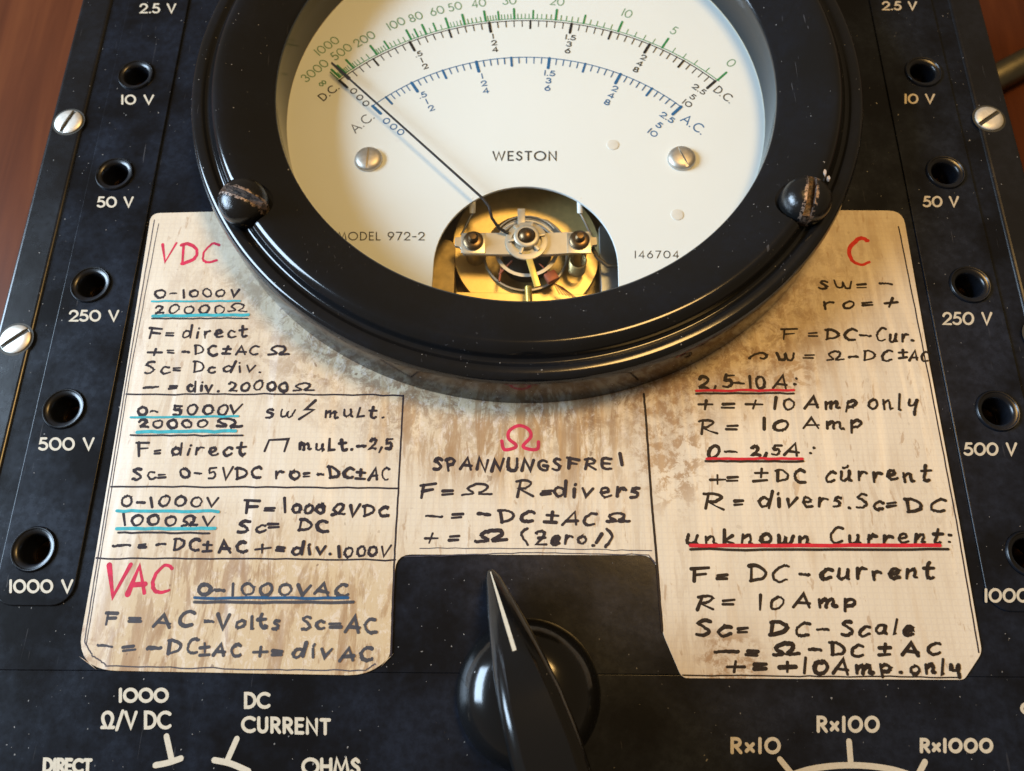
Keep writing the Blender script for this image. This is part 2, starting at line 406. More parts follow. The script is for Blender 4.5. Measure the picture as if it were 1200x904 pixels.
# printed letters: (width, [polylines]) with cap height 1
OMEGA = [ell(0.5, 0.58, 0.36, 0.40, 250, -70)]
G = {
 '0': (0.78, [ell(0.39, 0.5, 0.39, 0.5)]), 'O': (1.0, [ell(0.5, 0.5, 0.5, 0.5)]), '1': (0.12, [[(0.06, 0), (0.06, 1)]]),
 '2': (0.62, [ell(0.31, 0.70, 0.30, 0.30, 175, -35) + [(0.02, 0.0), (0.62, 0.0)]]),
 '3': (0.58, [ell(0.27, 0.75, 0.25, 0.25, 160, -90) + ell(0.27, 0.26, 0.31, 0.26, 80, -160)]),
 '4': (0.66, [[(0.50, 0), (0.50, 1), (0.0, 0.27), (0.66, 0.27)]]),
 '5': (0.60, [[(0.52, 1), (0.16, 1), (0.08, 0.58)] + ell(0.27, 0.31, 0.32, 0.31, 125, -145)]),
 '6': (0.64, [[(0.45, 1), (0.08, 0.50)] + ell(0.32, 0.31, 0.31, 0.31, 150, 510)]),
 '7': (0.60, [[(0.0, 1), (0.60, 1), (0.18, 0)]]),
 '8': (0.60, [ell(0.30, 0.74, 0.24, 0.26), ell(0.30, 0.25, 0.30, 0.25)]),
 '9': (0.64, [[(0.19, 0), (0.56, 0.50)] + ell(0.32, 0.69, 0.31, 0.31, -30, 330)]),
 'A': (0.80, [[(0, 0), (0.40, 1), (0.80, 0)], [(0.13, 0.32), (0.67, 0.32)]]),
 'C': (0.80, [ell(0.5, 0.5, 0.48, 0.5, 50, 310)]),
 'D': (0.72, [[(0.05, 0), (0.05, 1), (0.26, 1)] + ell(0.26, 0.5, 0.46, 0.5, 88, -88) + [(0.26, 0), (0.05, 0)]]),
 'E': (0.48, [[(0.48, 1), (0.04, 1), (0.04, 0), (0.48, 0)], [(0.04, 0.52), (0.42, 0.52)]]),
 'H': (0.68, [[(0.04, 0), (0.04, 1)], [(0.64, 0), (0.64, 1)], [(0.04, 0.52), (0.64, 0.52)]]),
 'I': (0.12, [[(0.06, 0), (0.06, 1)]]),
 'L': (0.46, [[(0.04, 1), (0.04, 0), (0.46, 0)]]),
 'M': (0.92, [[(0.0, 0), (0.16, 1), (0.46, 0.15), (0.76, 1), (0.92, 0)]]),
 'N': (0.70, [[(0.04, 0), (0.04, 1), (0.66, 0), (0.66, 1)]]),
 'R': (0.56, [[(0.05, 0), (0.05, 1), (0.26, 1)] + ell(0.26, 0.74, 0.26, 0.26, 88, -88) + [(0.05, 0.48)], [(0.24, 0.48), (0.56, 0)]]),
 'S': (0.52, [catmull([(0.47, 0.84), (0.27, 1.0), (0.07, 0.80), (0.22, 0.57), (0.42, 0.42), (0.48, 0.20), (0.26, 0.0), (0.02, 0.18)], 5)]),
 'T': (0.56, [[(0, 1), (0.56, 1)], [(0.28, 1), (0.28, 0)]]),
 'U': (0.62, [[(0.04, 1), (0.04, 0.34)] + ell(0.31, 0.32, 0.27, 0.32, 180, 360) + [(0.58, 1)]]),
 'V': (0.72, [[(0, 1), (0.36, 0), (0.72, 1)]]), 'W': (1.05, [[(0, 1), (0.26, 0), (0.52, 0.95), (0.78, 0), (1.05, 1)]]),
 'x': (0.48, [[(0.04, 0.10), (0.44, 0.62)], [(0.44, 0.10), (0.04, 0.62)]]),
 '.': (0.10, [[(0.03, 0.02), (0.07, 0.02)]]), ',': (0.12, [[(0.08, 0.05), (0.02, -0.14)]]),
 '-': (0.40, [[(0.02, 0.42), (0.38, 0.42)]]), '/': (0.42, [[(0.0, -0.12), (0.42, 1.08)]]),
 'Ω': (0.84, [[(0.02, 0.02), (0.30, 0.02)] + [(0.30, 0.02), (0.14, 0.36)] + ell(0.42, 0.62, 0.34, 0.38, 200, -20) + [(0.70, 0.36), (0.54, 0.02), (0.82, 0.02)]]),
 '∞': (1.0, [catmull([(0.5, 0.5), (0.3, 0.75), (0.08, 0.5), (0.3, 0.25), (0.5, 0.5), (0.7, 0.75), (0.92, 0.5), (0.7, 0.25)], 5, True)]),
}
# the hand on the paper label; 'c' strokes are smoothed
def sm(*pts): return catmull(pts, 5)
H = {
 '0': (0.72, [sm((0.42, 0.98), (0.12, 0.78), (0.06, 0.35), (0.28, 0.02), (0.60, 0.15), (0.70, 0.6), (0.55, 0.92), (0.34, 0.96))]),
 '1': (0.16, [[(0.04, 1.0), (0.10, 0.0)]]),
 '2': (0.62, [sm((0.04, 0.78), (0.22, 0.99), (0.50, 0.85), (0.42, 0.50), (0.04, 0.04)) + sm((0.04, 0.04), (0.3, 0.10), (0.62, 0.05))]),
 '5': (0.60, [sm((0.12, 0.96), (0.10, 0.55), (0.38, 0.62), (0.50, 0.34), (0.36, 0.05), (0.02, 0.06)), [(0.12, 0.96), (0.58, 1.0)]]),
 'A': (0.78, [[(0.0, 0.0), (0.44, 1.0), (0.72, 0.0)], [(0.16, 0.34), (0.74, 0.30)]]),
 'C': (0.66, [sm((0.64, 0.90), (0.36, 0.98), (0.06, 0.62), (0.10, 0.18), (0.36, 0.0), (0.66, 0.10))]),
 'D': (0.76, [[(0.10, 0.98), (0.10, 0.0)], sm((0.0, 0.97), (0.34, 0.99), (0.72, 0.66), (0.62, 0.22), (0.06, 0.0))]),
 'E': (0.6, [sm((0.58, 0.95), (0.06, 0.9), (0.06, 0.05), (0.58, 0.05)), [(0.06, 0.5), (0.5, 0.52)]]),
 'F': (0.72, [[(0.14, 0.98), (0.08, 0.0)], [(0.0, 0.98), (0.72, 0.96)], [(0.10, 0.52), (0.58, 0.52)]]),
 'G': (0.68, [sm((0.62, 0.88), (0.36, 0.98), (0.06, 0.62), (0.10, 0.16), (0.40, 0.0), (0.62, 0.14), (0.62, 0.46)), [(0.38, 0.46), (0.64, 0.46)]]),
 'I': (0.14, [[(0.08, 1.1), (0.06, 0.2)]]),
 'N': (0.74, [[(0.02, 0.0), (0.12, 1.0), (0.58, 0.0), (0.72, 1.0)]]),
 'P': (0.60, [[(0.08, 0.0), (0.10, 1.0)], sm((0.0, 0.95), (0.36, 1.0), (0.60, 0.76), (0.40, 0.48), (0.10, 0.46))]),
 'R': (0.76, [[(0.12, 0.0), (0.16, 0.98)], sm((0.0, 0.92), (0.36, 1.0), (0.60, 0.80), (0.40, 0.52), (0.14, 0.48)) + [(0.76, 0.0)]]),
 'S': (0.54, [sm((0.52, 0.92), (0.28, 1.0), (0.08, 0.80), (0.30, 0.55), (0.50, 0.28), (0.30, 0.02), (0.0, 0.08))]),
 'U': (0.64, [sm((0.04, 1.0), (0.04, 0.2), (0.34, 0.0), (0.60, 0.25), (0.62, 1.0))]),
 'V': (0.70, [[(0.0, 0.96), (0.28, 0.0), (0.70, 1.0)]]),
 'Z': (0.62, [sm((0.02, 0.86), (0.26, 1.0), (0.54, 0.86), (0.36, 0.5), (0.02, 0.04)) + [(0.62, 0.0)], [(0.14, 0.46), (0.54, 0.50)]]),
 'a': (0.56, [sm((0.50, 0.56), (0.24, 0.62), (0.04, 0.30), (0.18, 0.02), (0.42, 0.14), (0.50, 0.56)) + sm((0.50, 0.56), (0.48, 0.10), (0.60, 0.02))]),
 'c': (0.50, [sm((0.48, 0.52), (0.24, 0.60), (0.04, 0.30), (0.20, 0.0), (0.52, 0.10))]),
 'd': (0.62, [sm((0.48, 0.50), (0.22, 0.58), (0.02, 0.28), (0.18, 0.0), (0.44, 0.14), (0.56, 0.55)), [(0.62, 1.04), (0.54, 0.0)]]),
 'e': (0.50, [sm((0.06, 0.28), (0.40, 0.38), (0.38, 0.58), (0.16, 0.58), (0.04, 0.26), (0.20, 0.0), (0.52, 0.10))]),
 'i': (0.14, [[(0.08, 0.56), (0.06, 0.0)], [(0.10, 0.86), (0.12, 0.90)]]),
 'k': (0.50, [[(0.10, 1.05), (0.06, 0.0)], [(0.46, 0.60), (0.10, 0.28), (0.50, 0.0)]]),
 'l': (0.16, [[(0.10, 1.0), (0.04, 0.02), (0.14, 0.0)]]),
 'L': (0.42, [[(0.10, 0.95), (0.02, 0.02), (0.42, 0.06)]]),
 'm': (0.84, [sm((0.02, 0.56), (0.06, 0.0)), sm((0.06, 0.34), (0.26, 0.58), (0.34, 0.44), (0.34, 0.0)), sm((0.36, 0.36), (0.56, 0.58), (0.66, 0.40), (0.66, 0.05), (0.84, 0.04))]),
 'n': (0.56, [sm((0.04, 0.58), (0.06, 0.0)), sm((0.06, 0.32), (0.28, 0.58), (0.42, 0.46), (0.42, 0.05), (0.56, 0.04))]),
 'o': (0.54, [sm((0.30, 0.60), (0.06, 0.42), (0.08, 0.10), (0.32, 0.0), (0.52, 0.24), (0.46, 0.52), (0.26, 0.60))]),
 'p': (0.54, [[(0.06, 0.58), (0.04, -0.38)], sm((0.06, 0.40), (0.30, 0.60), (0.50, 0.38), (0.34, 0.08), (0.08, 0.06))]),
 'r': (0.46, [[(0.06, 0.58), (0.08, 0.0)], sm((0.08, 0.30), (0.24, 0.56), (0.46, 0.52))]),
 's': (0.42, [sm((0.40, 0.56), (0.20, 0.62), (0.10, 0.46), (0.34, 0.26), (0.28, 0.02), (0.0, 0.04))]),
 't': (0.46, [sm((0.22, 0.98), (0.16, 0.20), (0.30, 0.0), (0.46, 0.10)), [(0.0, 0.62), (0.48, 0.66)]]),
 'u': (0.56, [sm((0.04, 0.58), (0.04, 0.14), (0.22, 0.0), (0.42, 0.22), (0.46, 0.58)), sm((0.46, 0.58), (0.46, 0.10), (0.58, 0.02))]),
 'ũ': (0.56, [sm((0.04, 0.58), (0.04, 0.14), (0.22, 0.0), (0.42, 0.22), (0.46, 0.58)), sm((0.46, 0.58), (0.46, 0.10), (0.58, 0.02)), sm((0.08, 0.84), (0.20, 0.78), (0.40, 0.92))]),
 'v': (0.52, [[(0.0, 0.56), (0.20, 0.0), (0.52, 0.60)]]),
 'w': (0.74, [sm((0.04, 0.58), (0.10, 0.06), (0.30, 0.08), (0.38, 0.46), (0.44, 0.06), (0.62, 0.10), (0.74, 0.60))]),
 'y': (0.56, [sm((0.04, 0.58), (0.10, 0.22), (0.36, 0.26), (0.46, 0.58)), sm((0.46, 0.58), (0.48, 0.0), (0.52, -0.34))]),
 'Ω': (0.95, [sm((0.0, 0.06), (0.26, 0.10), (0.36, 0.22), (0.10, 0.62), (0.36, 0.96), (0.70, 0.88), (0.74, 0.50), (0.54, 0.16), (0.66, 0.08), (0.98, 0.10))]),
 '±': (0.56, [[(0.30, 1.0), (0.28, 0.34)], [(0.04, 0.68), (0.56, 0.70)], [(0.02, 0.08), (0.54, 0.10)]]),
 '+': (0.62, [[(0.34, 0.78), (0.30, 0.08)], [(0.0, 0.42), (0.64, 0.44)]]),
 '=': (0.46, [[(0.02, 0.56), (0.46, 0.58)], [(0.0, 0.26), (0.45, 0.27)]]),
 '-': (0.50, [sm((0.0, 0.44), (0.25, 0.46), (0.52, 0.43))]),
 '.': (0.12, [[(0.04, 0.03), (0.09, 0.02)]]), ',': (0.16, [[(0.14, 0.16), (0.02, -0.30)]]),
 ':': (0.12, [[(0.05, 0.14), (0.08, 0.12)], [(0.06, 0.62), (0.09, 0.60)]]),
 '(': (0.34, [sm((0.32, 1.12), (0.04, 0.62), (0.32, -0.12))]), ')': (0.30, [sm((0.06, 1.10), (0.30, 0.55), (0.0, -0.12))]),
 '!': (0.26, [[(0.24, 1.02), (0.10, 0.30)], [(0.03, 0.04), (0.06, 0.02)]]),
 '⊓': (0.95, [[(0.02, 0.0), (0.12, 0.95), (0.95, 1.0), (0.86, 0.0)]]),
 '↯': (0.62, [[(0.60, 1.30), (0.16, 0.62), (0.52, 0.62), (0.0, -0.18)]]),
 '~': (1.0, [sm((0.0, 0.42), (0.25, 0.72), (0.70, 0.94), (1.0, 0.72), (0.86, 0.36), (0.62, 0.34))]),
}

class Pen:
    """collects flat pen strokes with round ends; every stroke lies a hair above the one before"""
    def __init__(s, z, rough=False): s.bm = bmesh.new(); s.z = z; s.k = 0; s.rough = rough
    def stroke(s, pts, w, taper=0.0):
        P = [Vector((p[0], p[1])) for p in pts]
        Q = [P[0]]
        for p in P[1:]:
            if (p - Q[-1]).length > w * 0.12: Q.append(p)
        if len(Q) == 1: Q.append(Q[0] + Vector((w * 0.15, 0)))
        P = Q; z0_ = s.z + (s.k % 24) * 0.0003; s.k += 1; z = z0_ + 0.0002
        closed = (P[0] - P[-1]).length < w * 0.4 and len(P) > 8
        bm = s.bm; n = len(P); Ls = []; Rs = []; ph = random.uniform(0, 6.28); fq = random.uniform(2.0, 5.0); am = 0.16 if taper or s.rough else 0.0
        for i, p in enumerate(P):
            if closed: t0 = P[i] - P[i - 1] if i else P[0] - P[-2]; t1 = (P[(i + 1) % n] - P[i]) if i < n - 1 else P[1] - P[-1]
            else: t0 = P[i] - P[i - 1] if i else P[1] - P[0]; t1 = P[i + 1] - P[i] if i < n - 1 else P[-1] - P[-2]
            if t0.length < 1e-9: t0 = t1
            if t1.length < 1e-9: t1 = t0
            t0 = t0.normalized(); t1 = t1.normalized()
            t = t0 + t1
            if t.length < 0.3: t = t0.copy()
            t.normalize(); nn = Vector((-t.y, t.x))
            k = 1 / max(0.55, nn.dot(Vector((-t0.y, t0.x))))
            ww = w * 0.5 * k * (1 - taper * (i / (n - 1))) * (1 + am * math.sin(ph + fq * i / (n - 1) * 2))
            zz = z0_ + 0.0002 * i / (n - 1)
            Ls.append(bm.verts.new((p.x + nn.x * ww, p.y + nn.y * ww, zz))); Rs.append(bm.verts.new((p.x - nn.x * ww, p.y - nn.y * ww, zz)))
        for i in range(n - 1):
            try: bm.faces.new((Rs[i], Rs[i + 1], Ls[i + 1], Ls[i]))
            except ValueError: pass
        if not closed:
            for p, t, a, b, tw in ((P[0], (P[0] - P[1]), Ls[0], Rs[0], 1.0), (P[-1], (P[-1] - P[-2]), Rs[-1], Ls[-1], 1 - taper)):
                t = t.normalized(); nn = Vector((-t.y, t.x)); sgn = 1
                ring = [a]
                va = Vector((a.co.x, a.co.y)) - p
                a0 = math.atan2(va.y, va.x)
                # half circle from a, through the tip, to b
                d = 1 if (Vector((math.cos(a0 + 0.5), math.sin(a0 + 0.5))).dot(t)) > (Vector((math.cos(a0 - 0.5), math.sin(a0 - 0.5))).dot(t)) else -1
                for k in range(1, 5):
                    an = a0 + d * math.pi * k / 5
                    ring.append(bm.verts.new((p.x + math.cos(an) * w * 0.5 * tw, p.y + math.sin(an) * w * 0.5 * tw, a.co.z)))
                ring.append(b)
                try: bm.faces.new(ring)
                except ValueError: pass
    def obj(s, name, mat, parent):
        bm = s.bm
        for f in bm.faces: f.normal_update()
        fl = [f for f in bm.faces if f.normal.z < 0]
        if fl: bmesh.ops.reverse_faces(bm, faces=fl)
        me = bpy.data.meshes.new(name); bm.to_mesh(me); bm.free()
        return new_obj(name, me, mat, parent)

def layout(font, text, gap, space=0.55):
    x = 0.0; out = []
    for ch in text:
        if ch == ' ': x += space; continue
        w, st = font.get(ch) or G[ch]
        out.append((x, w, st)); x += w + gap
    return out, max(x - gap, 0.05)

def hand(pen, text, x0, x1, yb, h, w=2.7, y2=None, slant=0.06, gap=0.34, z=0.0):
    """handwriting between two photo columns on a baseline given in photo rows, cap height h px"""
    y2 = yb if y2 is None else y2
    lay, tot = layout(H, text, gap)
    sx = (x1 - x0) / tot
    for gx, gw, sts in lay:
        js = 1 + random.uniform(-0.11, 0.08); jy = random.uniform(-0.07, 0.07) * h; jr = random.uniform(-0.11, 0.11); jt = random.uniform(-0.10, 0.10)
        wa, wb, wc, wd = random.uniform(-0.07, 0.07), random.uniform(0, 6.28), random.uniform(-0.07, 0.07), random.uniform(0, 6.28)
        for st in sts:
            pts = []
            for (u, v) in st:
                u += wa * math.sin(3.2 * v + wb); v += wc * math.sin(4.0 * u + wd)
                v2 = v * js; uu = (gx + u) * sx + (slant + jr) * v2 * h; v2 += (u - gw / 2) * jt
                px = x0 + uu; fy = uu / max(x1 - x0, 1e-6)
                q = at(px, yb + (y2 - yb) * fy + jy - v2 * h, z)
                pts.append((q.x + random.gauss(0, 0.0045), q.y + random.gauss(0, 0.0045)))
            pen.stroke(pts, w * random.uniform(0.80, 1.30) / 47.0, random.uniform(0, 0.25))

def lineto(pen, pts, w, z, n=14, wob=0.006):
    Q = []
    P = [at(x, y, z) for x, y in pts]
    for a, b in zip(P, P[1:]):
        for k in range(n): Q.append(a.lerp(b, k / n))
    Q.append(P[-1])
    pen.stroke([(q.x + random.gauss(0, wob * 0.4), q.y + random.gauss(0, wob)) for q in Q], w / 56.0)

def printed(pen, text, x0, x1, ytop, ybot, w, gap=0.26, z=0.0, space=0.5, slant=0.0, y2=0.0):
    """panel lettering whose left/right photo columns and top/bottom rows are known (y2: drop of the far end)"""
    lay, tot = layout(G, text, gap, space)
    sx = (x1 - x0) / tot; h = ybot - ytop
    for gx, gw, sts in lay:
        for st in sts:
            pts = []
            for (u, v) in st:
                uu = (gx + u) * sx
                q = at(x0 + uu + slant * v * h, ybot - v * h + y2 * uu / (x1 - x0), z); pts.append((q.x, q.y))
            pen.stroke(pts, w)

def dialtext(pen, text, c, h, ang, w, gap=0.24, squash=1.0):
    """dial lettering centred on world point c, turned clockwise by ang degrees"""
    lay, tot = layout(G, text, gap)
    ca, sa = math.cos(math.radians(-ang)), math.sin(math.radians(-ang))
    for gx, gw, sts in lay:
        for st in sts:
            pts = []
            for (u, v) in st:
                X = (gx + u - tot / 2) * h * squash; Y = (v - 0.5) * h
                pts.append((c[0] + X * ca - Y * sa, c[1] + X * sa + Y * ca))
            pen.stroke(pts, w)

# ------------------------------------------------------------------ table and what lies on it
ZT = -7.0
bm = bmesh.new()
bmesh.ops.create_grid(bm, x_segments=1, y_segments=1, size=70)
for v in bm.verts: v.co += Vector((0, -5, ZT))
tb = bm_obj('table_surface', bm, M_wood); tb['kind'] = 'structure'

rod = bpy.data.objects.new('metal_rod', None); COL.objects.link(rod)
rod.location = (19.5, 7.2, ZT); rod.rotation_euler = (0, 0, math.radians(30))
rod['label'] = 'dull grey metal rod lying on the wooden table right of the black meter'; rod['category'] = 'rod'
WORLD[rod.name] = Matrix.Identity(4)
r1 = tube_bm([(-4.5, 0, 0.5), (-4.4, 0, 0.5), (7.9, 0, 0.5), (8, 0, 0.5)], [0.44, 0.5, 0.5, 0.44], 28)
o = bm_obj('shaft', r1, M_rod); o.parent = rod
r2 = tube_bm([(-4.6, 0, 0.5), (-5.2, 0, 0.5), (-5.25, 0, 0.5)], [0.36, 0.36, 0.3], 24)
o = bm_obj('end_cap', r2, M_steel); o.parent = rod

# ------------------------------------------------------------------ the meter
root = bpy.data.objects.new('multimeter', None); COL.objects.link(root)
root.location = (0, -7, ZT); WORLD[root.name] = Matrix.Translation((0, -7, ZT))
root['label'] = 'old black bakelite multimeter with round dial and stained handwritten label, on the wooden table'
root['category'] = 'multimeter'
XE, XI = 11.92, 11.07
YT, YB = 8.6, -23.5
MC = (-0.048, -0.953)            # centre of the round meter
JY = [2.993 * 1, 0, -2.993, -5.987, -8.980, -11.973]
VOLT = ['2.5 V', '10 V', '50 V', '250 V', '500 V', '1000 V']

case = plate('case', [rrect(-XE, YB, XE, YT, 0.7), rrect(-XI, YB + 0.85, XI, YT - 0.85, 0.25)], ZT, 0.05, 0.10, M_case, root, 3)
bm = box_bm(-XI - 0.02, YB + 0.8, ZT + 0.02, XI + 0.02, YT - 0.8, ZT + 0.3)
bm_obj('back_cover', bm, M_case, root, False)
holes = [circle(sx * 10, y, 0.40, 32) for sx in (-1, 1) for y in JY]
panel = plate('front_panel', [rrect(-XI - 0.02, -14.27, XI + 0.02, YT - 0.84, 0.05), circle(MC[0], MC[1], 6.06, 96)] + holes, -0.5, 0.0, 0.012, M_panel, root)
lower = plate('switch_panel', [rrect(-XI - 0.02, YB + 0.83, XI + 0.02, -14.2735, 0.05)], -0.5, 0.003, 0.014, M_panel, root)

# jack plates with sockets and markings
def socket_bm():
    prof = [(0.455, -0.03), (0.452, 0.035), (0.435, 0.055), (0.415, 0.052), (0.40, 0.030), (0.345, 0.018), (0.315, -0.01), (0.295, -0.06), (0.285, -0.14), (0.28, -0.9), (0.10, -0.95)]
    return lathe_bm(prof, 40, cap1=True)
def contact_bm():
    return lathe_bm([(0.272, -0.85), (0.272, -0.56), (0.24, -0.54), (0.23, -0.85)], 32)
JX0, JX1 = 10.63, 9.02
proto = None; proto_c = None
for sx in (-1, 1):
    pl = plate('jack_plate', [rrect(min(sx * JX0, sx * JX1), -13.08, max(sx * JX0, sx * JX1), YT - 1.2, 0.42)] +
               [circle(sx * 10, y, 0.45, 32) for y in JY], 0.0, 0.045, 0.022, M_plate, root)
    for y in JY:
        if proto is None:
            proto = bm_obj('jack_socket', socket_bm(), M_sock, pl)
            so = proto
        else:
            so = proto.copy(); COL.objects.link(so); so.parent = pl; so.matrix_parent_inverse = WORLD[root.name].inverted() @ Matrix.Identity(4)
        so.parent = pl; so.matrix_parent_inverse = Matrix.Identity(4)
        so.location = (sx * 10, y, 0.045)
        if proto_c is None: proto_c = co = bm_obj('jack_contact', contact_bm(), M_bronze, pl)
        else: co = proto_c.copy(); COL.objects.link(co)
        co.parent = pl; co.matrix_parent_inverse = Matrix.Identity(4); co.location = (sx * 10, y, 0.045)
# plates carry an identity world matrix, their children use it directly
LAB = {
 -1: [(163, 207, 4, 16), (141, 181, 111, 123), (113, 157, 230.5, 243.5), (80.5, 140, 363.5, 377), (44.5, 111, 513, 528), (10, 86, 679.5, 695)],
 1: [(1033, 1075, 1.5, 12.5), (1059, 1096, 110, 122), (1081, 1124, 230, 243), (1104, 1163, 366, 381), (1129, 1192, 519, 534), (1153, 1231, 690, 706)]}
plates = [o for o in root.children if o.name.startswith('jack_plate')]
for sx, pl in zip((-1, 1), plates):
    for i, (x0, x1, y0, y1) in enumerate(LAB[sx]):
        pn = Pen(0.0465); printed(pn, VOLT[i], x0 + 1.5, x1 - 1.5, y0 + 1, y1 - 1, 0.052, 0.22, 0.0465, 0.55)
        ob = pn.obj('voltage_marking', M_cream, pl); ob.matrix_parent_inverse = Matrix.Identity(4)

# lettering of the switches at the bottom
def marking(name, items):
    pn = Pen(0.0045)
    for it in items:
        if isinstance(it[0], str): printed(pn, *it[:5], 0.062, it[5] if len(it) > 5 else 0.2, 0.0045, 0.4, it[6] if len(it) > 6 else 0.0, it[7] if len(it) > 7 else 0.0)
        else:
            P = [at(x, y, 0.0045) for x, y in it]
            pn.stroke([(p.x, p.y) for p in (catmull(P, 6) if len(P) > 2 else P)], 0.105)
    pn.obj(name, M_cream, lower)
marking('switch_marking', [('1000', 140, 196, 808, 822)])
marking('switch_marking', [('Ω/V DC', 119, 199, 835, 853)])
marking('switch_marking', [('DC', 287, 315, 813, 829), ('CURRENT', 284, 386, 841, 857, 0.27, 0.0, 3)])
marking('switch_marking', [('DIRECT', 51, 106, 890, 904, 0.2, 0.05, 1)])
marking('switch_marking', [('OHMS', 355, 421, 890, 907, 0.2)])
marking('switch_marking', [('Rx10', 857, 913, 866, 882, 0.3)])
marking('switch_marking', [('Rx100', 958, 1029, 841, 857, 0.3)])
marking('switch_marking', [('Rx1000', 1079, 1162, 867, 881, 0.3)])
marking('switch_marking', [('C', 1197, 1213, 824, 837)])
marking('position_tick', [[(195, 863), (201, 890)], [(182, 897), (197, 894), (212, 889)]])
marking('position_tick', [[(277.5, 866), (266, 892)], [(251, 891), (270, 895), (291, 904)]])
marking('position_tick', [[(995, 869), (997, 895)]])
marking('position_tick', [[(914, 890), (932, 912)]])
marking('position_tick', [[(1084, 893), (1073, 914)]])
marking('range_arc', [[(905, 918), (948, 902), (997, 897), (1046, 902), (1090, 917)]])

# case screws, one slot direction each
def case_screw(x, y, ang):
    o = bm_obj('case_screw', lathe_bm([(0.345, -0.03), (0.34, 0.02), (0.31, 0.045), (0.20, 0.058), (0.02, 0.062)], 40, cap1=True, cap0=True), M_nickel, case)
    o.matrix_parent_inverse = Matrix.Identity(4)
    c = box_bm(-0.5, -0.055, 0.015, 0.5, 0.055, 0.3, M=Matrix.Rotation(math.radians(ang), 4, 'Z'))
    cut(o, c); o.location = (x, y, 0.05)
    s = bm_obj('slot', box_bm(-0.33, -0.054, 0.005, 0.33, 0.054, 0.018), M_slot, None, False)
    s.parent = case; s.rotation_euler.z = math.radians(ang); s.location = (x, y, 0.05)
    rg = bm_obj('recess_shade', lathe_bm([(0.40, 0.0015), (0.342, 0.0015)], 40), M_slot, None)  # flat ring in shadow colour, painting the shade round the screw head
    rg.parent = case; rg.location = (x, y, 0.05)
for px, py, ang in ((79.5, 142, 70), (17, 397, 40), (1160, 138, 35), (1221, 392, 60)):
    p = at(px, py, 0.09); case_screw(p.x, p.y, ang)

# ------------------------------------------------------------------ instruction label
ZL = 0.022
out_px = [(177, 250), (300, 247), 'ARC', (900, 246), (1058, 247), (1090, 430), (1124, 610), (1151, 765), (1130, 797), (799, 795), (776, 741),
          (769, 651), (464, 650), (457, 770), (436, 792), (115, 786), (91, 768), (111, 655), (147, 440)]
# the top edge runs on under the meter, so only the visible sides matter
rad = [0.22, 0, 0, 0, 0, 0.35, 0, 0, 0.12, 0.08, 0.12, 0.15, 0.32, 0.32, 0.12, 0.45, 0.35, 0.40, 0, 0]
L2 = []
for q in out_px:
    if q == 'ARC':       # under the meter the sheet is trimmed along a circle
        for k in range(25):
            a = math.radians(205 + 130 * k / 24); L2.append(Vector((MC[0] + 7.0 * math.cos(a), MC[1] + 7.0 * math.sin(a), 0)))
    else: L2.append(at(*q, ZL))
rad[2:4] = [0] * 25
label = plate('instruction_label', [round_poly([(p.x, p.y) for p in L2], rad)], 0.004, ZL, 0.004, M_label, root)
label['label'] = 'stained paper label covered in handwriting'
ZS = ZL + 0.0015
def section(name, rows, mat, w=2.7):
    pn = Pen(ZS)
    for r in rows:
        hand(pn, r[0], r[1], r[2], r[3], r[4], r[6] if len(r) > 6 else w, r[5] if len(r) > 5 else None, z=ZS)
    pn.obj(name, mat, label)
def rule(name, mat, w, *pts):
    pn = Pen(ZS + 0.008 if 'underline' in name else ZS); lineto(pn, pts, w, ZS); return pn.obj(name, mat, label)
T = 'handwritten_lettering'
section('red_lettering', [('V', 187, 203, 309, 24), ('D', 211, 231, 309, 24), ('C', 236, 255, 307, 24)], I_red, 3.4)
section(T, [('0', 181, 194, 349.5, 9.5), ('-', 199, 206, 348, 10), ('1000', 214, 263, 348.5, 9), ('V', 271, 279.5, 348, 9)], I_black, 2.3)
section(T, [('20000', 181, 262, 368, 9.5), ('Ω', 268, 289, 366.5, 11)], I_black, 2.4)
section(T, [('F', 174, 188, 397, 13), ('=', 195, 203, 396, 10), ('direct', 213, 289, 396, 13)], I_black, 2.5)
section(T, [('+', 173, 189, 417, 11), ('=', 196, 203, 417, 10), ('-', 214, 221, 417, 10), ('DC', 228, 254, 416, 11), ('±', 261, 270, 415, 10), ('AC', 276, 303, 416.5, 11), ('Ω', 314, 337, 416, 10)], I_black, 2.5)
section(T, [('Sc', 170, 198, 438, 13), ('=', 203, 211, 438, 11), ('Dc', 226, 252, 437, 12), ('div.', 262, 306, 437, 13)], I_black, 2.5)
section(T, [('-', 168, 184, 458, 9), ('=', 199, 207, 458, 10), ('div.', 220, 256, 459, 13), ('20000', 268, 338, 458.5, 11), ('Ω', 344, 367, 458.5, 10)], I_black, 2.6)
section(T, [('0-', 161, 185, 487, 10), ('5000', 203, 267, 486.5, 12), ('V', 269, 283, 484, 11)], I_black, 2.6)
section(T, [('sw', 312, 345, 489, 15), ('↯', 352, 368, 489, 14), ('muLt.', 381, 449, 489, 13)], I_black, 2.7)
section(T, [('20000', 163, 242, 501.5, 9.5), ('Ω', 252, 281, 501, 11)], I_black, 2.6)
section(T, [('F', 161, 175, 534, 15), ('=', 180, 187, 533, 11), ('direct', 201, 287, 533, 14)], I_black, 2.6)
section(T, [('⊓', 311, 337, 529, 13), ('muLt.', 350, 413, 527, 13), ('-', 418, 427, 528, 12), ('2,5', 432, 460, 527, 13)], I_black, 2.8)
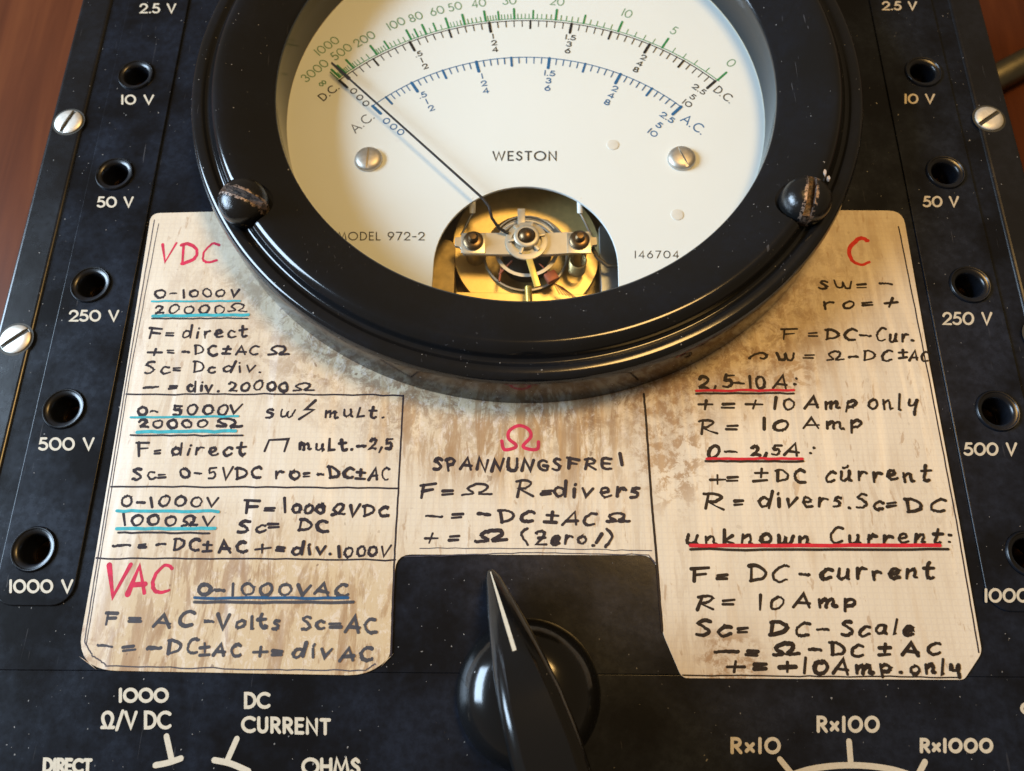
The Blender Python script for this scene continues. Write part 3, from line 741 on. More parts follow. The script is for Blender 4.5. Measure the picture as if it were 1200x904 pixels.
section(T, [('Sc', 155, 181, 562, 13), ('=', 185, 193, 562, 11), ('0-', 210, 235, 560, 11), ('5VDC', 244, 305, 561, 13), ('ro', 321, 350, 561, 15), ('=', 356, 362, 561, 11), ('-', 371, 378, 560, 11), ('DC', 385, 413, 561, 12), ('±', 417, 428, 562, 12), ('AC', 432, 455, 563, 13)], I_black, 2.7)
section(T, [('0-1000V', 142, 255, 594, 12)], I_black, 2.6)
section(T, [('F', 286, 304, 601, 15), ('=', 310, 321, 601, 11), ('1', 331, 336, 600, 15), ('000', 342, 380, 602, 11), ('ΩVDC', 389, 454, 603.5, 12, 605)], I_black, 2.8)
section(T, [('1000ΩV', 144, 250, 616, 12)], I_black, 2.6)
section(T, [('Sc', 279, 311, 624, 13), ('=', 314, 326, 622, 12), ('DC', 349, 384, 623, 13)], I_black, 2.8)
section(T, [('-', 133, 152, 645, 12), ('=', 162, 170, 644, 10), ('-', 183, 193, 643, 10), ('DC', 203, 233, 645, 13), ('±', 237, 248, 647, 12), ('AC', 256, 288, 648, 13), ('+', 298, 315, 650, 15), ('=', 324, 333, 649, 12), ('div.', 343, 389, 650, 14), ('1000V', 396, 456, 652, 12)], I_black, 2.8)
section('red_lettering', [('V', 123, 148, 698, 35), ('A', 149, 170, 696, 33), ('C', 179, 200, 696, 32)], I_red, 4.4)
section(T, [('0-1000VAC', 231, 407, 698, 14)], I_faded, 3.0)
section(T, [('F', 123, 137, 732, 14), ('=', 149, 163, 732, 12), ('AC', 180, 226, 734, 16), ('-Volts', 239, 327, 736, 15), ('Sc', 353, 379, 738, 15), ('=', 386, 399, 739, 13), ('AC', 405, 441, 740, 16, 743)], I_faded, 3.1)
section(T, [('-', 114, 131, 764, 14), ('=', 144, 158, 766, 14), ('-', 174, 188, 765, 14), ('DC', 196, 231, 767, 16), ('±', 234, 245, 768, 14), ('AC', 250, 282, 769, 14), ('+', 297, 313, 771, 15), ('=', 319, 330, 771, 13), ('div', 344, 388, 771, 16), ('AC', 399, 436, 774, 15)], I_faded, 3.1)
section(T, [('SPANNUNGS', 508, 657, 551, 13), ('FRE', 664, 716, 550, 12), ('I', 725, 730, 549, 15)], I_black, 3.2)
section(T, [('F', 492, 510, 583, 14), ('=', 519, 531, 582, 12), ('Ω', 544, 577, 581, 13), ('R', 603, 625, 583, 20), ('=', 634, 645, 582, 12), ('divers', 649, 750, 582, 17)], I_black, 3.0)
section(T, [('-', 497, 515, 610, 13), ('=', 529, 541, 611, 13), ('-', 560, 573, 609, 13), ('DC', 585, 625, 612, 13), ('±', 637, 652, 614, 14), ('A', 660, 678, 616, 15), ('C', 684, 697, 615, 14), ('Ω', 711, 736, 612, 11)], I_black, 3.0)
section(T, [('+', 497, 511, 638, 15), ('=', 526, 537, 637, 13), ('Ω', 558, 593, 635, 14), ('(', 608, 618, 638, 17), ('Zero', 627, 686, 638, 15), ('!', 695, 704, 639, 16), (')', 709, 717, 640, 17)], I_black, 3.0)
pn = Pen(ZS)
def px_stroke(pn, pts, w): pn.stroke([at(x, y, ZS).to_2d() for x, y in catmull([Vector(p) for p in pts], 6)], w / 56.0)
px_stroke(pn, [(588, 517), (591, 527), (603, 525), (604, 521), (596, 514), (597, 505), (608, 499), (619, 503), (622, 512), (613, 523), (622, 527), (630, 526), (631, 518)], 4.2)
pn.obj('red_lettering', I_red, label)
section('red_lettering', [('C', 996, 1019, 310, 30)], I_red2, 4.6)
section(T, [('s', 959, 969, 339, 16), ('w', 978, 999, 339, 15), ('=', 1004, 1014, 340, 12), ('-', 1030, 1044, 338, 11)], I_brown, 2.5)
section(T, [('r', 965, 978, 361, 15), ('o', 987, 1000, 361, 15), ('=', 1010, 1022, 361, 10), ('+', 1035, 1050, 361, 13)], I_brown, 2.5)
section(T, [('F', 916, 934, 397, 13), ('=', 946, 956, 397, 11), ('DC', 968, 1002, 398, 12), ('-', 1008, 1021, 398, 11), ('Cur.', 1027, 1070, 400, 15)], I_brown, 2.5)
section(T, [('~', 877, 898, 424, 12), ('w', 909, 930, 424, 15), ('=', 943, 954, 422, 11), ('Ω', 969, 988, 423, 11), ('-', 994, 1004, 423, 11), ('DC', 1012, 1044, 423, 12), ('±', 1053, 1063, 420, 11), ('AC', 1066, 1087, 423, 12)], I_brown, 2.4)
section(T, [('2,5', 817, 859, 455, 14), ('-', 860, 871, 454, 12), ('10', 878, 896, 455, 14), ('A', 907, 923, 455, 15), (':', 931, 935, 453, 14)], I_brown, 3.0)
section(T, [('+', 819, 835, 481, 14), ('=', 846, 860, 481, 13), ('+', 875, 894, 480, 15), ('10', 907, 929, 479, 13), ('Amp', 944, 1003, 478, 13), ('only', 1017, 1074, 480, 18)], I_brown, 2.8)
section(T, [('R', 819, 840, 508, 16), ('=', 851, 863, 506, 13), ('10', 893, 923, 504, 12), ('Amp', 941, 1010, 502, 14)], I_brown, 2.8)
section(T, [('0', 828, 841, 536, 14), ('-', 850, 863, 535, 13), ('2,5', 880, 915, 534, 12), ('A', 920, 936, 534, 13), (':', 949, 954, 534, 14)], I_brown, 2.8)
section(T, [('+', 831, 848, 568, 15), ('=', 852, 864, 567, 13), ('±', 883, 899, 566, 16), ('DC', 908, 943, 565, 14), ('cũrrent', 966, 1088, 564, 18)], I_brown, 2.9)
section(T, [('R', 824, 849, 597, 17), ('=', 860, 870, 595, 14), ('divers.', 889, 996, 595, 18), ('Sc', 1004, 1035, 597, 16), ('=', 1039, 1049, 596, 14), ('DC', 1061, 1106, 600, 15)], I_brown, 2.9)
section(T, [('unknown', 804, 950, 638, 17), ('Current', 972, 1103, 637, 18), (':', 1109, 1114, 638, 15)], I_brown, 3.1)
section(T, [('F', 810, 830, 681, 16), ('=', 841, 852, 681, 14), ('DC', 878, 923, 681, 18), ('-', 936, 947, 680, 14), ('current', 961, 1094, 679, 19)], I_brown, 3.1)
section(T, [('R', 815, 837, 714, 18), ('=', 848, 861, 713, 14), ('10', 889, 916, 713, 16), ('Amp', 930, 1003, 711, 16)], I_brown, 3.0)
section(T, [('Sc', 815, 857, 746, 19), ('=', 864, 875, 745, 14), ('DC', 902, 947, 745, 16), ('-', 956, 969, 744, 16), ('Scale', 986, 1069, 744, 18)], I_brown, 3.1)
section(T, [('-', 839, 865, 770, 14), ('=', 876, 889, 771, 13), ('Ω', 907, 936, 768, 14), ('-', 949, 961, 769, 14), ('DC', 973, 1011, 769, 14), ('±', 1029, 1043, 769, 14), ('A', 1057, 1077, 768, 15), ('C', 1086, 1101, 766, 13)], I_brown, 3.0)
section(T, [('+', 850, 870, 790, 17), ('=', 884, 898, 789, 15), ('+', 913, 932, 788, 17), ('10', 941, 969, 789, 17), ('Amp.', 976, 1056, 789, 17), ('only', 1066, 1125, 789, 17)], I_brown, 3.2)
# underlines and ruled lines
for mat, w, a, b in ((I_teal, 2.6, (178, 353.5), (281, 353)), (I_teal, 4.2, (179, 370.5), (291, 369.3)), (I_black, 2.0, (178, 374), (290, 373)),
                     (I_teal, 2.8, (153, 489.5), (279, 488)), (I_teal, 4.2, (161, 506.5), (276, 505.3)), (I_black, 2.2, (153, 510.5), (284, 510.5)),
                     (I_teal, 3.6, (137, 599), (256, 599.5)), (I_teal, 3.8, (137, 620), (252, 619.5)), (I_black, 2.4, (139, 624), (245, 625)),
                     (I_blue, 3.2, (228, 701), (408, 701)), (I_faded, 3.4, (228, 705.5), (414, 706.3)),
                     (I_redline, 3.2, (816, 458), (930, 457.8)), (I_brown, 2.6, (816, 461.5), (930, 461.3)),
                     (I_redline, 3.2, (828, 538.2), (940, 537.6)), (I_brown, 2.8, (827, 541), (941, 540.8)),
                     (I_redline, 4.2, (809, 640), (1101, 639)), (I_brown, 3.0, (809, 644.2), (1111, 644.2))):
    rule('underline', mat, w, a, b)
DV = 'divider_line'
rule(DV, I_black, 2.2, (148, 462.5), (310, 462), (472, 463.5)); rule(DV, I_black, 2.2, (472.5, 464), (467, 572), (462, 657), (458, 768))
rule(DV, I_black, 2.2, (130, 570.5), (300, 571), (467, 572.5)); rule(DV, I_black, 2.0, (113, 654.5), (300, 655), (463, 656.8))
rule(DV, I_brown, 2.8, (754.5, 462), (757, 490), (763, 580), (769, 650), (776, 740))
BL = 'border_line'
rule(BL, I_line, 1.5, (181, 258), (149, 440), (114.5, 655), (99, 752), (108, 768), (124, 779)); rule(BL, I_line, 1.2, (186, 262), (152, 440), (117.5, 655), (101, 756))
rule(BL, I_line, 1.5, (124, 780.5), (300, 785), (428, 786), (440, 778)); rule(BL, I_line, 1.3, (474, 652.5), (620, 648), (760, 650.5), (768, 660))
rule(BL, I_line, 1.1, (492, 642.5), (640, 643), (764, 645.5))
rule(BL, I_black, 1.7, (1053, 266), (1088, 440), (1121, 612), (1147, 765)); rule(BL, I_brown, 1.6, (800, 791.5), (960, 793), (1126, 794))

# ------------------------------------------------------------------ round meter: bezel, glass, dial
prof = [(5.95, 0.86), (5.925, 0.96), (5.925, 1.02), (5.945, 1.055), (6.0, 1.085), (6.2, 1.20), (6.4, 1.31), (6.6, 1.415), (6.78, 1.50), (6.94, 1.56), (7.06, 1.59),
        (7.13, 1.585), (7.18, 1.565), (7.225, 1.53), (7.265, 1.485), (7.30, 1.435), (7.325, 1.39), (7.345, 1.345), (7.37, 1.305), (7.405, 1.28), (7.45, 1.275), (7.49, 1.295), (7.52, 1.335),
        (7.55, 1.352), (7.60, 1.357), (7.66, 1.358), (7.72, 1.353), (7.77, 1.325), (7.81, 1.27), (7.84, 1.20), (7.86, 1.10), (7.875, 0.05), (7.85, 0.026), (5.95, 0.026)]
bm = lathe_bm(prof + [prof[0]], 220, (MC[0], MC[1], 0))
bmesh.ops.remove_doubles(bm, verts=bm.verts, dist=1e-5)
bezel = bm_obj('meter_bezel', bm, M_bezel, root)
ring = bm_obj('inner_ring', lathe_bm([(6.04, 0.002), (6.04, 0.84), (5.955, 0.845), (5.955, 0.002)], 160, (MC[0], MC[1], 0)), M_ring, root)
def disc_bm(r, z, n=120):
    bm = bmesh.new(); bm.faces.new([bm.verts.new((MC[0] + r * math.cos(2 * math.pi * i / n), MC[1] + r * math.sin(2 * math.pi * i / n), z)) for i in range(n)])
    return bm
bm_obj('meter_glass', lathe_bm([(5.99, 0.848), (5.99, 0.856)], 120, (MC[0], MC[1], 0), cap0=False, cap1=True), M_glass, root)

# bezel screws in counterbores
for px, py, ang in ((282, 231, 158), (948, 229, 78)):
    c = at(px, py, 1.75)
    cut(bezel, lathe_bm([(0.60, 1.36), (0.62, 3.0)], 40, (c.x, c.y, 0), cap0=True, cap1=True))
    o = bm_obj('bezel_screw', lathe_bm([(0.50, 1.30), (0.535, 1.50), (0.53, 1.62), (0.50, 1.73), (0.42, 1.84), (0.29, 1.92), (0.13, 1.955), (0.02, 1.96)], 48, cap0=True, cap1=True), None, bezel)
    o.matrix_parent_inverse = Matrix.Identity(4)
    Mr = Matrix.Rotation(math.radians(ang), 4, 'Z')
    cut(o, box_bm(-0.7, -0.085, 1.72, 0.7, 0.085, 2.5, M=Mr))
    t = NT('worn_black_screw')
    sp = t.n('ShaderNodeSeparateXYZ'); t.link(t.coord((1, 1, 1), (0, 0, -math.radians(ang))), sp.inputs[0])
    ay = t.math('ABSOLUTE', sp.outputs[1]); gr = t.noise(11, 5, 0.7)
    inside = t.math('LESS_THAN', ay, 0.083)
    rim = t.math('MULTIPLY', t.ramp(ay, [(0.10, 1.0), (0.19, 0.0)]), t.ramp(gr, [(0.40, 0.0), (0.58, 1.0)]))
    wear = t.ramp(rim, [(0.35, 0.0), (0.55, 1.0)])
    cc = t.mix(wear, (0.008, 0.008, 0.008), t.ramp(gr, [(0.40, (0.10, 0.07, 0.055)), (0.66, (0.40, 0.30, 0.24))]))
    cc = t.mix(inside, cc, t.ramp(t.noise(16, 4, 0.7), [(0.40, (0.012, 0.009, 0.007)), (0.65, (0.16, 0.105, 0.075))]))
    both = t.math('MAXIMUM', wear, inside)
    t.link(cc, t.b.inputs['Base Color'])
    t.link(t.math('ADD', t.math('MULTIPLY', both, 0.32), 0.19), t.b.inputs['Roughness']); t.link(t.math('MULTIPLY', wear, 0.7), t.b.inputs['Metallic'])
    t.link(t.bump(gr, 0.25, 0.03), t.b.inputs['Normal'])
    o.data.materials.clear(); o.data.materials.append(t.m)
    o.location = (c.x, c.y, 0)

# a chip knocked out of the bezel above the right-hand screw
def flake(px, py, z, r_):
    c = at(px, py, z); bm = bmesh.new(); n = 9
    lo = [bm.verts.new((c.x + r_ * random.uniform(0.8, 1.1) * math.cos(6.283 * k / n) * 0.6, c.y + r_ * random.uniform(0.8, 1.1) * math.sin(6.283 * k / n), z - 0.03)) for k in range(n)]
    hi = [bm.verts.new((v.co.x * 0.7 + c.x * 0.3, v.co.y * 0.7 + c.y * 0.3, z + 0.025)) for v in lo]
    bm.faces.new(hi); bm.faces.new(lo[::-1])
    for k in range(n): bm.faces.new((lo[k], lo[(k + 1) % n], hi[(k + 1) % n], hi[k]))
    bm_obj('bezel_chip', bm, M_chip, bezel, False)
M_chip = simple('bare_chip', (0.45, 0.38, 0.33), 0.6, 0, 0.3, 25)
flake(966, 202, 1.55, 0.10); flake(971, 209, 1.50, 0.07)

# dial card with the arched window at its foot
RD = 6.03; wx = 2.13; wy = -5.46
a1 = math.asin(wx / RD)
pts = []
for i in range(161):
    a = -math.pi / 2 + a1 + (2 * math.pi - 2 * a1) * i / 160
    pts.append((MC[0] + RD * math.cos(a), MC[1] + RD * math.sin(a)))
arch = [(MC[0] + 0.02 + wx * math.cos(math.pi * (1 - k / 40)), wy + wx * math.sin(math.pi * (1 - k / 40))) for k in range(41)]
dial = plate('meter_dial', [pts + arch], -0.07, 0.0, 0.008, M_dial, root)
DC0 = Vector((-0.04, -5.02)); RDC, RAC, ROH = 6.80, 5.59, 6.865
ZD = 0.0015
def pol(r, a): return (DC0.x + r * math.sin(math.radians(a)), DC0.y + r * math.cos(math.radians(a)))
def arc(r, a0, a1, n=60): return [pol(r, a0 + (a1 - a0) * i / n) for i in range(n + 1)]
def pxa(px, py):
    p = at(px, py, 0).to_2d() - DC0; return math.degrees(math.atan2(p.x, p.y)), p.length
dcm = [-44.2, -26.2, -8.0, 10.3, 28.2, 45.0]
acm = [-43.3, -39.0, -31.1, -22.2, -13.0, -3.7, 6.4, 16.0, 25.7, 34.9, 44.1]
def dca(v): i = min(int(v), 4); return dcm[i] + (dcm[i + 1] - dcm[i]) * (v - i)
def aca(v): i = min(int(v), 9); return acm[i] + (acm[i + 1] - acm[i]) * (v - i)
# black DC scale
pn = Pen(ZD); pn.stroke(arc(RDC, -44.4, 45.2), 0.03)
for k in range(51):
    a = dca(k / 10); l, w = (0.31, 0.075) if k % 10 == 0 else (0.26, 0.055) if k % 5 == 0 else (0.20, 0.027)
    pn.stroke([pol(RDC, a), pol(RDC - l, a)], w)
lab = [('0', '0', '0'), ('.5', '1', '2'), ('1', '2', '4'), ('1.5', '3', '6'), ('2', '4', '8'), ('2.5', '5', '10')]
for i, tr in enumerate(lab):
    for j, s_ in enumerate(tr):
        c_ = pol(RDC - 0.46 - 0.222 * j, dca(i) + 0.4)
        if i in (0, 5): c_ = at(*((414.5, 107), (421.7, 114.5), (428.8, 121.5), (819.5, 105), (812, 113.8), (805.5, 121.5))[j + (3 if i else 0)]).to_2d()
        dialtext(pn, s_, c_, 0.145, dca(i) * 0.9, 0.030, squash=1.35)
p1, p2 = at(385, 108.5), at(848.5, 111)
dialtext(pn, 'D.C.', p1.to_2d(), 0.22, -46, 0.034); dialtext(pn, 'D.C.', p2.to_2d(), 0.22, 46, 0.030)
pn.obj('direct_current_marking', D_black, dial)
# blue AC scale
pn = Pen(ZD); pn.stroke(arc(RAC, -43.4, 44.2), 0.028)
for k in range(51):
    if 0 < k < 5: continue
    a = aca(k / 5); l, w = (0.32, 0.08) if k % 10 == 0 else (0.27, 0.06) if k % 5 == 0 else (0.19, 0.030)
    pn.stroke([pol(RAC, a), pol(RAC - l, a)], w)
for i, tr in enumerate(lab):
    for j, s_ in enumerate(tr):
        c_ = pol(RAC - 0.48 - 0.235 * j, aca(2 * i) + 0.6)
        if i in (0, 5): c_ = at(*((453, 142), (461.3, 148.8), (469.6, 155), (782, 138), (772.5, 147), (765, 156))[j + (3 if i else 0)]).to_2d()
        dialtext(pn, s_, c_, 0.15, aca(2 * i) * 0.9 + (4 if i == 1 else 0), 0.031, squash=1.35)
p2 = at(813, 146); dialtext(pn, 'A.C.', p2.to_2d(), 0.25, 42, 0.036)
pn.obj('alternating_current_marking', D_blue, dial)
pn = Pen(ZD); p1 = at(424, 144); dialtext(pn, 'A.C.', p1.to_2d(), 0.25, -46, 0.030); 
for s_, x0, x1, y0, y1, w in (('WESTON', 578, 652, 178, 188, 0.042), ('MODEL 972-2', 396, 497, 272.5, 281.5, 0.026), ('146704', 744, 795, 294.5, 302.5, 0.026)):
    printed(pn, s_, x0, x1, y0, y1, w, 0.42 if s_ == '146704' else 0.30, ZD, 0.6)
pn.obj('dial_lettering', D_grey, dial)
# green ohm scale
pn = Pen(ZD); pn.stroke(arc(ROH, -44.4, 45.6), 0.024)
def oha(R): return 45.2 - 89.6 * R / (R + 26.5)
tk = set()
for a0, b0, st in ((0, 40, 1), (40, 60, 2), (60, 100, 5), (100, 200, 10), (200, 500, 50), (500, 1000, 100), (1000, 3001, 500)):
    v = a0
    while v <= b0: tk.add(v); v += st
maj = (0, 5, 10, 20, 30, 40, 50, 60, 80, 100, 200, 500, 1000, 3000)
for v in sorted(tk):
    l, w = (0.34, 0.06) if v in maj else (0.28, 0.05) if v in (15, 25, 35, 45, 70, 90, 150) else (0.16, 0.022)
    a = oha(v); pn.stroke([pol(ROH, a), pol(ROH + l, a)], w)
pn.stroke([pol(ROH, -44.2), pol(ROH + 0.3, -44.2)], 0.03)
pn.obj('ohm_marking', D_green, dial)
pn = Pen(ZD)
for s_, px, py, a in (('0', 857, 74, 46), ('5', 790, 36, 34), ('10', 735, 16, 24), ('20', 653, 2, 7), ('30', 597, 1, -3), ('40', 561, 4, -10), ('50', 533, 8, -16), ('60', 512, 13, -20),
                      ('80', 487, 20, -25), ('100', 464, 28, -30), ('200', 427, 46, -37), ('500', 400, 61, -42), ('1000', 383, 54, -43), ('3000', 369, 83, -47), ('∞', 378, 98, -46)):
    p = at(px, py).to_2d(); dialtext(pn, s_, p, 0.25, a, 0.030, squash=0.85)
pn.obj('ohm_lettering', D_greenl, dial)
# dial screws and two small filled holes
for px, py, ang in ((431, 183.5, 88), (800, 182.5, 112)):
    c = at(px, py, 0.14)
    o = bm_obj('dial_screw', lathe_bm([(0.34, 0.0), (0.338, 0.05), (0.31, 0.095), (0.22, 0.13), (0.10, 0.147), (0.01, 0.15)], 36, cap0=True, cap1=True), M_dscrew, dial)
    o.matrix_parent_inverse = Matrix.Identity(4)
    cut(o, box_bm(-0.33, -0.024, 0.10, 0.33, 0.024, 0.5, M=Matrix.Rotation(math.radians(ang), 4, 'Z')))
    o.location = (c.x, c.y, 0.001)
for px, py in ((718, 170), (793.5, 252)):
    c = at(px, py, 0)
    o = bm_obj('rivet', lathe_bm([(0.15, 0.0), (0.145, 0.012), (0.12, 0.016), (0.01, 0.018)], 28, cap1=True), simple('pale_rivet', (0.66, 0.65, 0.60), 0.6), dial)
    o.matrix_parent_inverse = Matrix.Identity(4); o.location = (c.x, c.y, 0.0005)

# needle
zn = 0.34
tip, base = at(388.5, 74, zn), at(566, 233, zn)
bm = tube_bm([tip.lerp(base, 0.12), tip.lerp(base, 0.5), base, at(573, 242, zn - 0.05), at(576.5, 256, zn - 0.15), at(585, 268, -0.02), at(596, 274, -0.10)], [0.026, 0.028, 0.032, 0.034, 0.036, 0.038, 0.04], 8)
needle = bm_obj('needle', bm, M_needle, root)
d = (base - tip).normalized(); nn = Vector((-d.y, d.x, 0))
bm = bmesh.new()
q = [tip + nn * 0.022, tip - nn * 0.022, tip.lerp(base, 0.125) - nn * 0.045, tip.lerp(base, 0.125) + nn * 0.045]
lo = [bm.verts.new(p - Vector((0, 0, 0.02))) for p in q]; hi = [bm.verts.new(p + Vector((0, 0, 0.02))) for p in q]
bm.faces.new(lo[::-1]); bm.faces.new(hi)
for i in range(4): bm.faces.new((lo[i], lo[(i + 1) % 4], hi[(i + 1) % 4], hi[i]))
bm_obj('needle_tip', bm, M_needle, needle)

# ------------------------------------------------------------------ movement seen through the window
mv = bm_obj('movement', box_bm(-3.0, -7.9, -1.65, 3.0, -2.6, -1.45, 0.02), M_brassd, root, False)
bm_obj('movement_housing', box_bm(-3.05, -2.85, -1.5, 3.05, -2.6, -0.09), M_dark, mv, False)
def P(px, py, z): return at(px, py, z)
c = P(617, 291, -0.95)
pr = plate('pole_ring', [circle(0, 0, 1.82, 72), circle(-0.02, -0.15, 1.02, 60)], -0.065, 0.065, 0.014, M_brass)
pr.data.transform(Matrix.Translation((c.x, c.y, -1.0)) @ Matrix.Rotation(math.radians(5.5), 4, 'X') @ Matrix.Rotation(math.radians(3.5), 4, 'Y'))
pr.parent = mv; pr.matrix_parent_inverse = WORLD[mv.name].inverted()
bm_obj('ring_lip', lathe_bm([(1.05, -0.93), (1.06, -0.89), (1.02, -0.88), (1.00, -0.91), (0.99, -1.3)], 64, (c.x - 0.02, c.y - 0.15, 0)), M_bridge, mv)
lp = plate('lower_plate', [rrect(-1.72, -1.1, 1.74, 1.1, 0.05)], -0.08, 0.08, 0.012, M_brass)
lp.data.transform(Matrix.Translation((0, -6.75, -1.22)) @ Matrix.Rotation(math.radians(6.5), 4, 'X') @ Matrix.Rotation(math.radians(3.0), 4, 'Y'))
lp.parent = mv; lp.matrix_parent_inverse = WORLD[mv.name].inverted()
plate('side_plate', [rrect(-2.7, -7.7, -1.74, -4.3, 0.25)], -1.25, -0.8, 0.02, M_brassd, mv)
plate('side_plate', [rrect(1.78, -7.7, 2.7, -3.9, 0.1)], -1.25, -0.8, 0.02, M_steel, mv)
core = P(617, 300, -1.2)
bm_obj('core', lathe_bm([(0.62, -1.45), (0.62, -0.98), (0.56, -0.95), (0.02, -0.95)], 40, (core.x, core.y, 0), cap1=True), M_dark, mv)
# bridge with two screws
zb = -0.16
b0, b1 = P(533, 284, zb), P(700, 282, zb)
cx = P(617, 279, zb)
e0, e1 = P(555, 284, zb), P(679, 283, zb)
pts = [(b0.x, b0.y - 0.10), (b0.x + 0.12, b0.y - 0.12), (e0.x - 0.24, b0.y - 0.32), (cx.x - 0.55, b0.y - 0.33), (cx.x + 0.55, b0.y - 0.33), (e1.x + 0.26, b1.y - 0.30), (b1.x - 0.12, b1.y - 0.12), (b1.x, b1.y - 0.12), (b1.x, b1.y + 0.10),
       (b1.x - 0.12, b1.y + 0.10), (e1.x + 0.24, b1.y + 0.25), (cx.x + 0.5, b0.y + 0.26), (cx.x - 0.5, b0.y + 0.26), (e0.x - 0.24, b0.y + 0.25), (b0.x + 0.12, b0.y + 0.14), (b0.x, b0.y + 0.14)]
bridge = plate('bridge', [round_poly(pts, 0.04, 3)], zb - 0.10, zb, 0.015, M_bridge, mv)
for q in (e0, e1):
    bm_obj('bridge_pad', box_bm(q.x - 0.29, b0.y - 0.30, zb - 0.01, q.x + 0.27, b0.y + 0.24, zb + 0.018, 0.006), M_pad, mv)
    nut = bm_obj('bridge_nut', lathe_bm([(0.235, zb), (0.235, zb + 0.10), (0.20, zb + 0.13), (0.12, zb + 0.14), (0.115, zb + 0.24), (0.08, zb + 0.28), (0.01, zb + 0.285)], 28, (q.x, q.y, 0), cap1=True), M_bronze, mv)
    bm_obj('bridge_post', lathe_bm([(0.22, -1.45), (0.22, zb - 0.1)], 24, (q.x, q.y, 0), cap1=True), M_brassd, mv)
j = P(617, 280, zb)
bm_obj('adjuster_ring', lathe_bm([(0.50, zb + 0.002), (0.50, zb + 0.05), (0.47, zb + 0.06), (0.36, zb + 0.06), (0.35, zb + 0.01)], 48, (j.x, j.y - 0.08, 0)), M_bridge, mv)
bm = bmesh.new()
for k in range(6):
    a = k * math.pi / 3 + 0.2; M_ = Matrix.Translation((j.x, j.y - 0.02, 0)) @ Matrix.Rotation(a, 4, 'Z')
    box_bm(0.2, -0.035, zb + 0.03, 0.44, 0.035, zb + 0.11, 0.008, bm, M_)
bm_obj('adjuster_spoke', bm, M_bridge, mv)
bm_obj('jewel_screw', lathe_bm([(0.30, zb + 0.0), (0.30, zb + 0.14), (0.27, zb + 0.16), (0.21, zb + 0.16), (0.20, zb + 0.1)], 40, (j.x, j.y, 0)), M_bridge, mv)
bm_obj('jewel', lathe_bm([(0.205, zb + 0.05), (0.19, zb + 0.16), (0.13, zb + 0.23), (0.05, zb + 0.26), (0.01, zb + 0.262)], 32, (j.x, j.y, 0), cap1=True), M_bronze, mv)
# zero adjuster tab, counterweight arm and hair spring
a0, a1_ = P(618, 297, zb + 0.02), P(630, 338, zb - 0.05)
dv = (a1_ - a0); ang = math.atan2(dv.y, dv.x)
bm_obj('adjuster_tab', box_bm(0, -0.075, -0.03, dv.length, 0.075, 0.03, 0.012, M=Matrix.Translation(a0) @ Matrix.Rotation(ang, 4, 'Z')), M_gold, mv)
q = P(619, 352, -0.7)
bm_obj('stop_post', tube_bm([(q.x + 0.03, q.y - 0.25, -0.75), (q.x, q.y + 0.35, -0.7)], 0.085, 16), M_gold, mv)
a0, a1_ = P(609, 266, zb + 0.01), P(612, 248, zb - 0.2)
bm_obj('upper_tab', box_bm(-0.09, -0.05, -0.22, 0.09, 0.5, -0.18, 0.012, M=Matrix.Translation((a0.x + 0.04, a0.y, zb + 0.2))), M_bridge, mv)
bm = bmesh.new()
for r_ in (0.66, 0.74, 0.82):
    tube_bm([(j.x + r_ * math.cos(math.radians(t_)), j.y - 0.05 + r_ * math.sin(math.radians(t_)), -0.40) for t_ in range(35, 150, 5)], 0.016, 6, bm)
bm_obj('hair_spring', bm, M_bridge, mv)
bm = bmesh.new()
lathe_bm([(0.76, -0.52), (0.78, -0.50), (0.70, -0.50), (0.68, -0.52)], 48, (j.x, j.y - 0.05, 0), bm)
bm_obj('spring_ring', bm, M_nickel, mv)
# bent stops at the top corners
for px, s_ in ((553.5, -1), (680, 1)):
    a0, a1_ = P(px, 232, -0.05), P(px, 250, -0.25)
    bm_obj('needle_stop', tube_bm([a0, a0.lerp(a1_, 0.1), a1_], [0.07, 0.085, 0.075], 14), M_white, mv)
    b = P(px + s_ * 13, 276, -0.5)
    bm_obj('stop_wire', tube_bm([a1_, a1_.lerp(b, 0.3) + Vector((0, 0, 0.02)), b], 0.03, 8), M_steel, mv)
# soldered leads: a copper block and a wound resistor
q = P(646, 325, -0.6)
bm_obj('copper_lead', box_bm(-0.15, -0.13, -0.08, 0.15, 0.13, 0.08, 0.03, M=Matrix.Translation(q) @ Matrix.Rotation(0.5, 4, 'Z')), M_copper, mv)
bm = bmesh.new()
for k in range(6): tube_bm([P(648 + k * 2, 331 + k, -0.65), P(656 + k * 4, 345 + k, -0.85)], 0.012, 5, bm)
tube_bm([P(632, 309, -0.5), P(645, 322, -0.55)], 0.018, 6, bm); tube_bm([P(585, 322, -0.6), P(600, 306, -0.5)], 0.03, 6, bm); tube_bm([P(588, 312, -0.6), P(585, 330, -0.6)], 0.03, 6, bm)
bm_obj('lead_wire', bm, M_copper, mv)
q = P(677, 308, -0.5); bm = bmesh.new()
for k in range(7): lathe_bm([(0.19, 0), (0.215, 0.02), (0.19, 0.04)], 20, (q.x, q.y, -0.85 + 0.07 * k), bm)
bm_obj('wound_coil', bm, M_brassd, mv)
bm = tube_bm([P(694, 290, -0.4), P(700, 302, -0.45), P(712, 312, -0.5), P(726, 312, -0.5)], 0.05, 8)
bm_obj('flying_lead', bm, M_dark, mv)

# ------------------------------------------------------------------ selector knob
K = Vector((0.03, -14.62)); KA = math.radians(18.5)       # pointer turned left of straight up
dome = [(1.36, 0.006), (1.36, 0.16), (1.335, 0.30), (1.27, 0.47), (1.16, 0.64), (1.00, 0.80), (0.84, 0.90), (0.6, 0.97), (0.3, 1.01), (0.02, 1.02)]
knob = bm_obj('selector_knob', lathe_bm(dome, 72, (K.x, K.y, 0), cap1=True), M_knob, root)
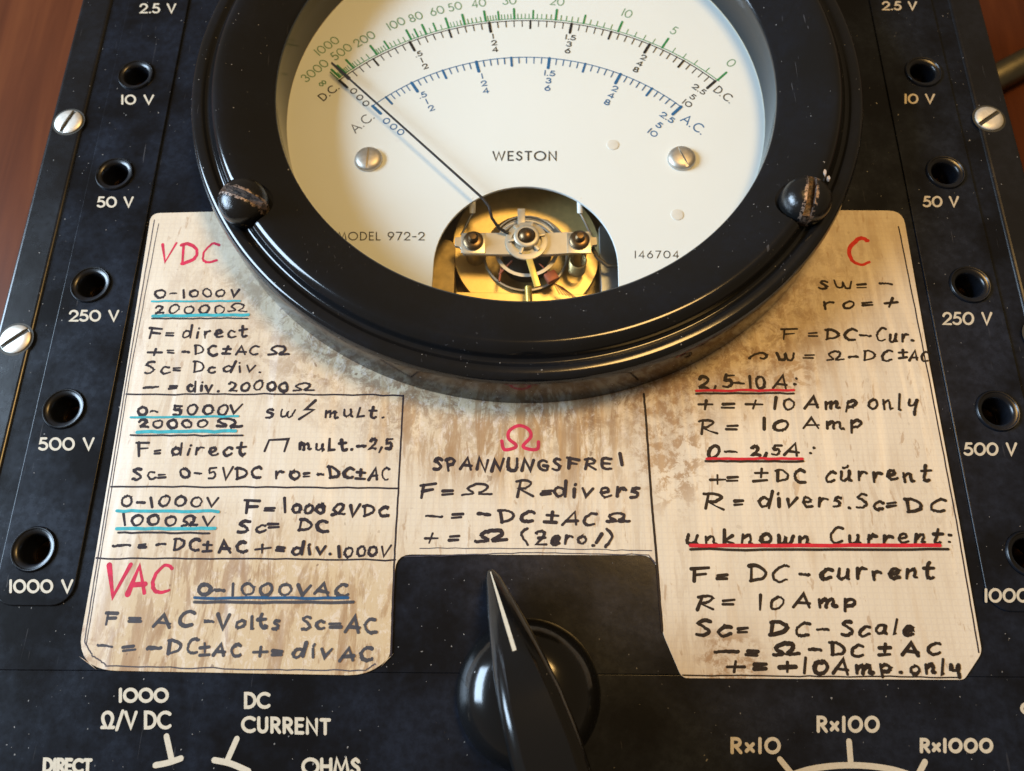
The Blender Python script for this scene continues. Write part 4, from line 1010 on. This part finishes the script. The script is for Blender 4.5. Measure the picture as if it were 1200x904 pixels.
# pointer bar: stations along its length (s, half width at top, half width at foot, top height, foot height)
st = [(2.34, 0.035, 0.075, 0.62, 0.40), (2.20, 0.085, 0.15, 0.78, 0.38), (1.6, 0.19, 0.30, 1.36, 0.36), (1.0, 0.29, 0.43, 1.92, 0.36), (0.5, 0.37, 0.53, 2.28, 0.36), (0.0, 0.44, 0.60, 2.44, 0.36),
      (-0.8, 0.50, 0.68, 2.50, 0.36), (-1.5, 0.50, 0.68, 2.46, 0.36), (-2.0, 0.44, 0.60, 2.36, 0.38), (-2.25, 0.28, 0.42, 2.15, 0.42)]
bm = bmesh.new(); rings = []
for s_, ht, hf, zt, zf in st:
    ring = []
    b_ = min(1.0, ht / 0.2)
    half = [(-hf, zf), (-ht - 0.085 * b_, zt - 0.22 * b_), (-ht - 0.05 * b_, zt - 0.175 * b_), (-ht + 0.02 * b_, zt - 0.095 * b_), (-ht + 0.045 * b_, zt - 0.085 * b_), (-ht + 0.12 * b_, zt)]
    for u, z in half + [(-u, z) for u, z in half[::-1]]:
        x = -math.sin(KA) * s_ + math.cos(KA) * u; y = math.cos(KA) * s_ + math.sin(KA) * u
        ring.append(bm.verts.new((K.x + x, K.y + y, z)))
    rings.append(ring)
for a, b in zip(rings, rings[1:]):
    for k in range(len(a)):
        bm.faces.new((a[k], a[(k + 1) % len(a)], b[(k + 1) % len(b)], b[k]))
bm.faces.new(rings[0]); bm.faces.new(rings[-1][::-1])
bm_obj('pointer_bar', bm, M_knob, knob)
# cream index line let into the sloping nose
bm = bmesh.new(); L = []; R = []
for s_ in (2.30, 2.2, 1.9, 1.6, 1.3, 1.0, 0.78):
    zt = None
    for (s0, a_, b_, z0, _), (s1, c_, d_, z1, _) in zip(st, st[1:]):
        if s1 <= s_ <= s0:
            f_ = (s0 - s_) / (s0 - s1); zt = z0 + (z1 - z0) * f_ + 0.005
    w_ = 0.010 + 0.025 * min(1, (2.3 - s_) / 0.9)
    for u, lst in ((-w_, L), (w_, R)):
        lst.append(bm.verts.new((K.x - math.sin(KA) * s_ + math.cos(KA) * u, K.y + math.cos(KA) * s_ + math.sin(KA) * u, zt)))
for i in range(len(L) - 1): bm.faces.new((L[i], R[i], R[i + 1], L[i + 1]))
bm_obj('index_line', bm, M_cream, knob)
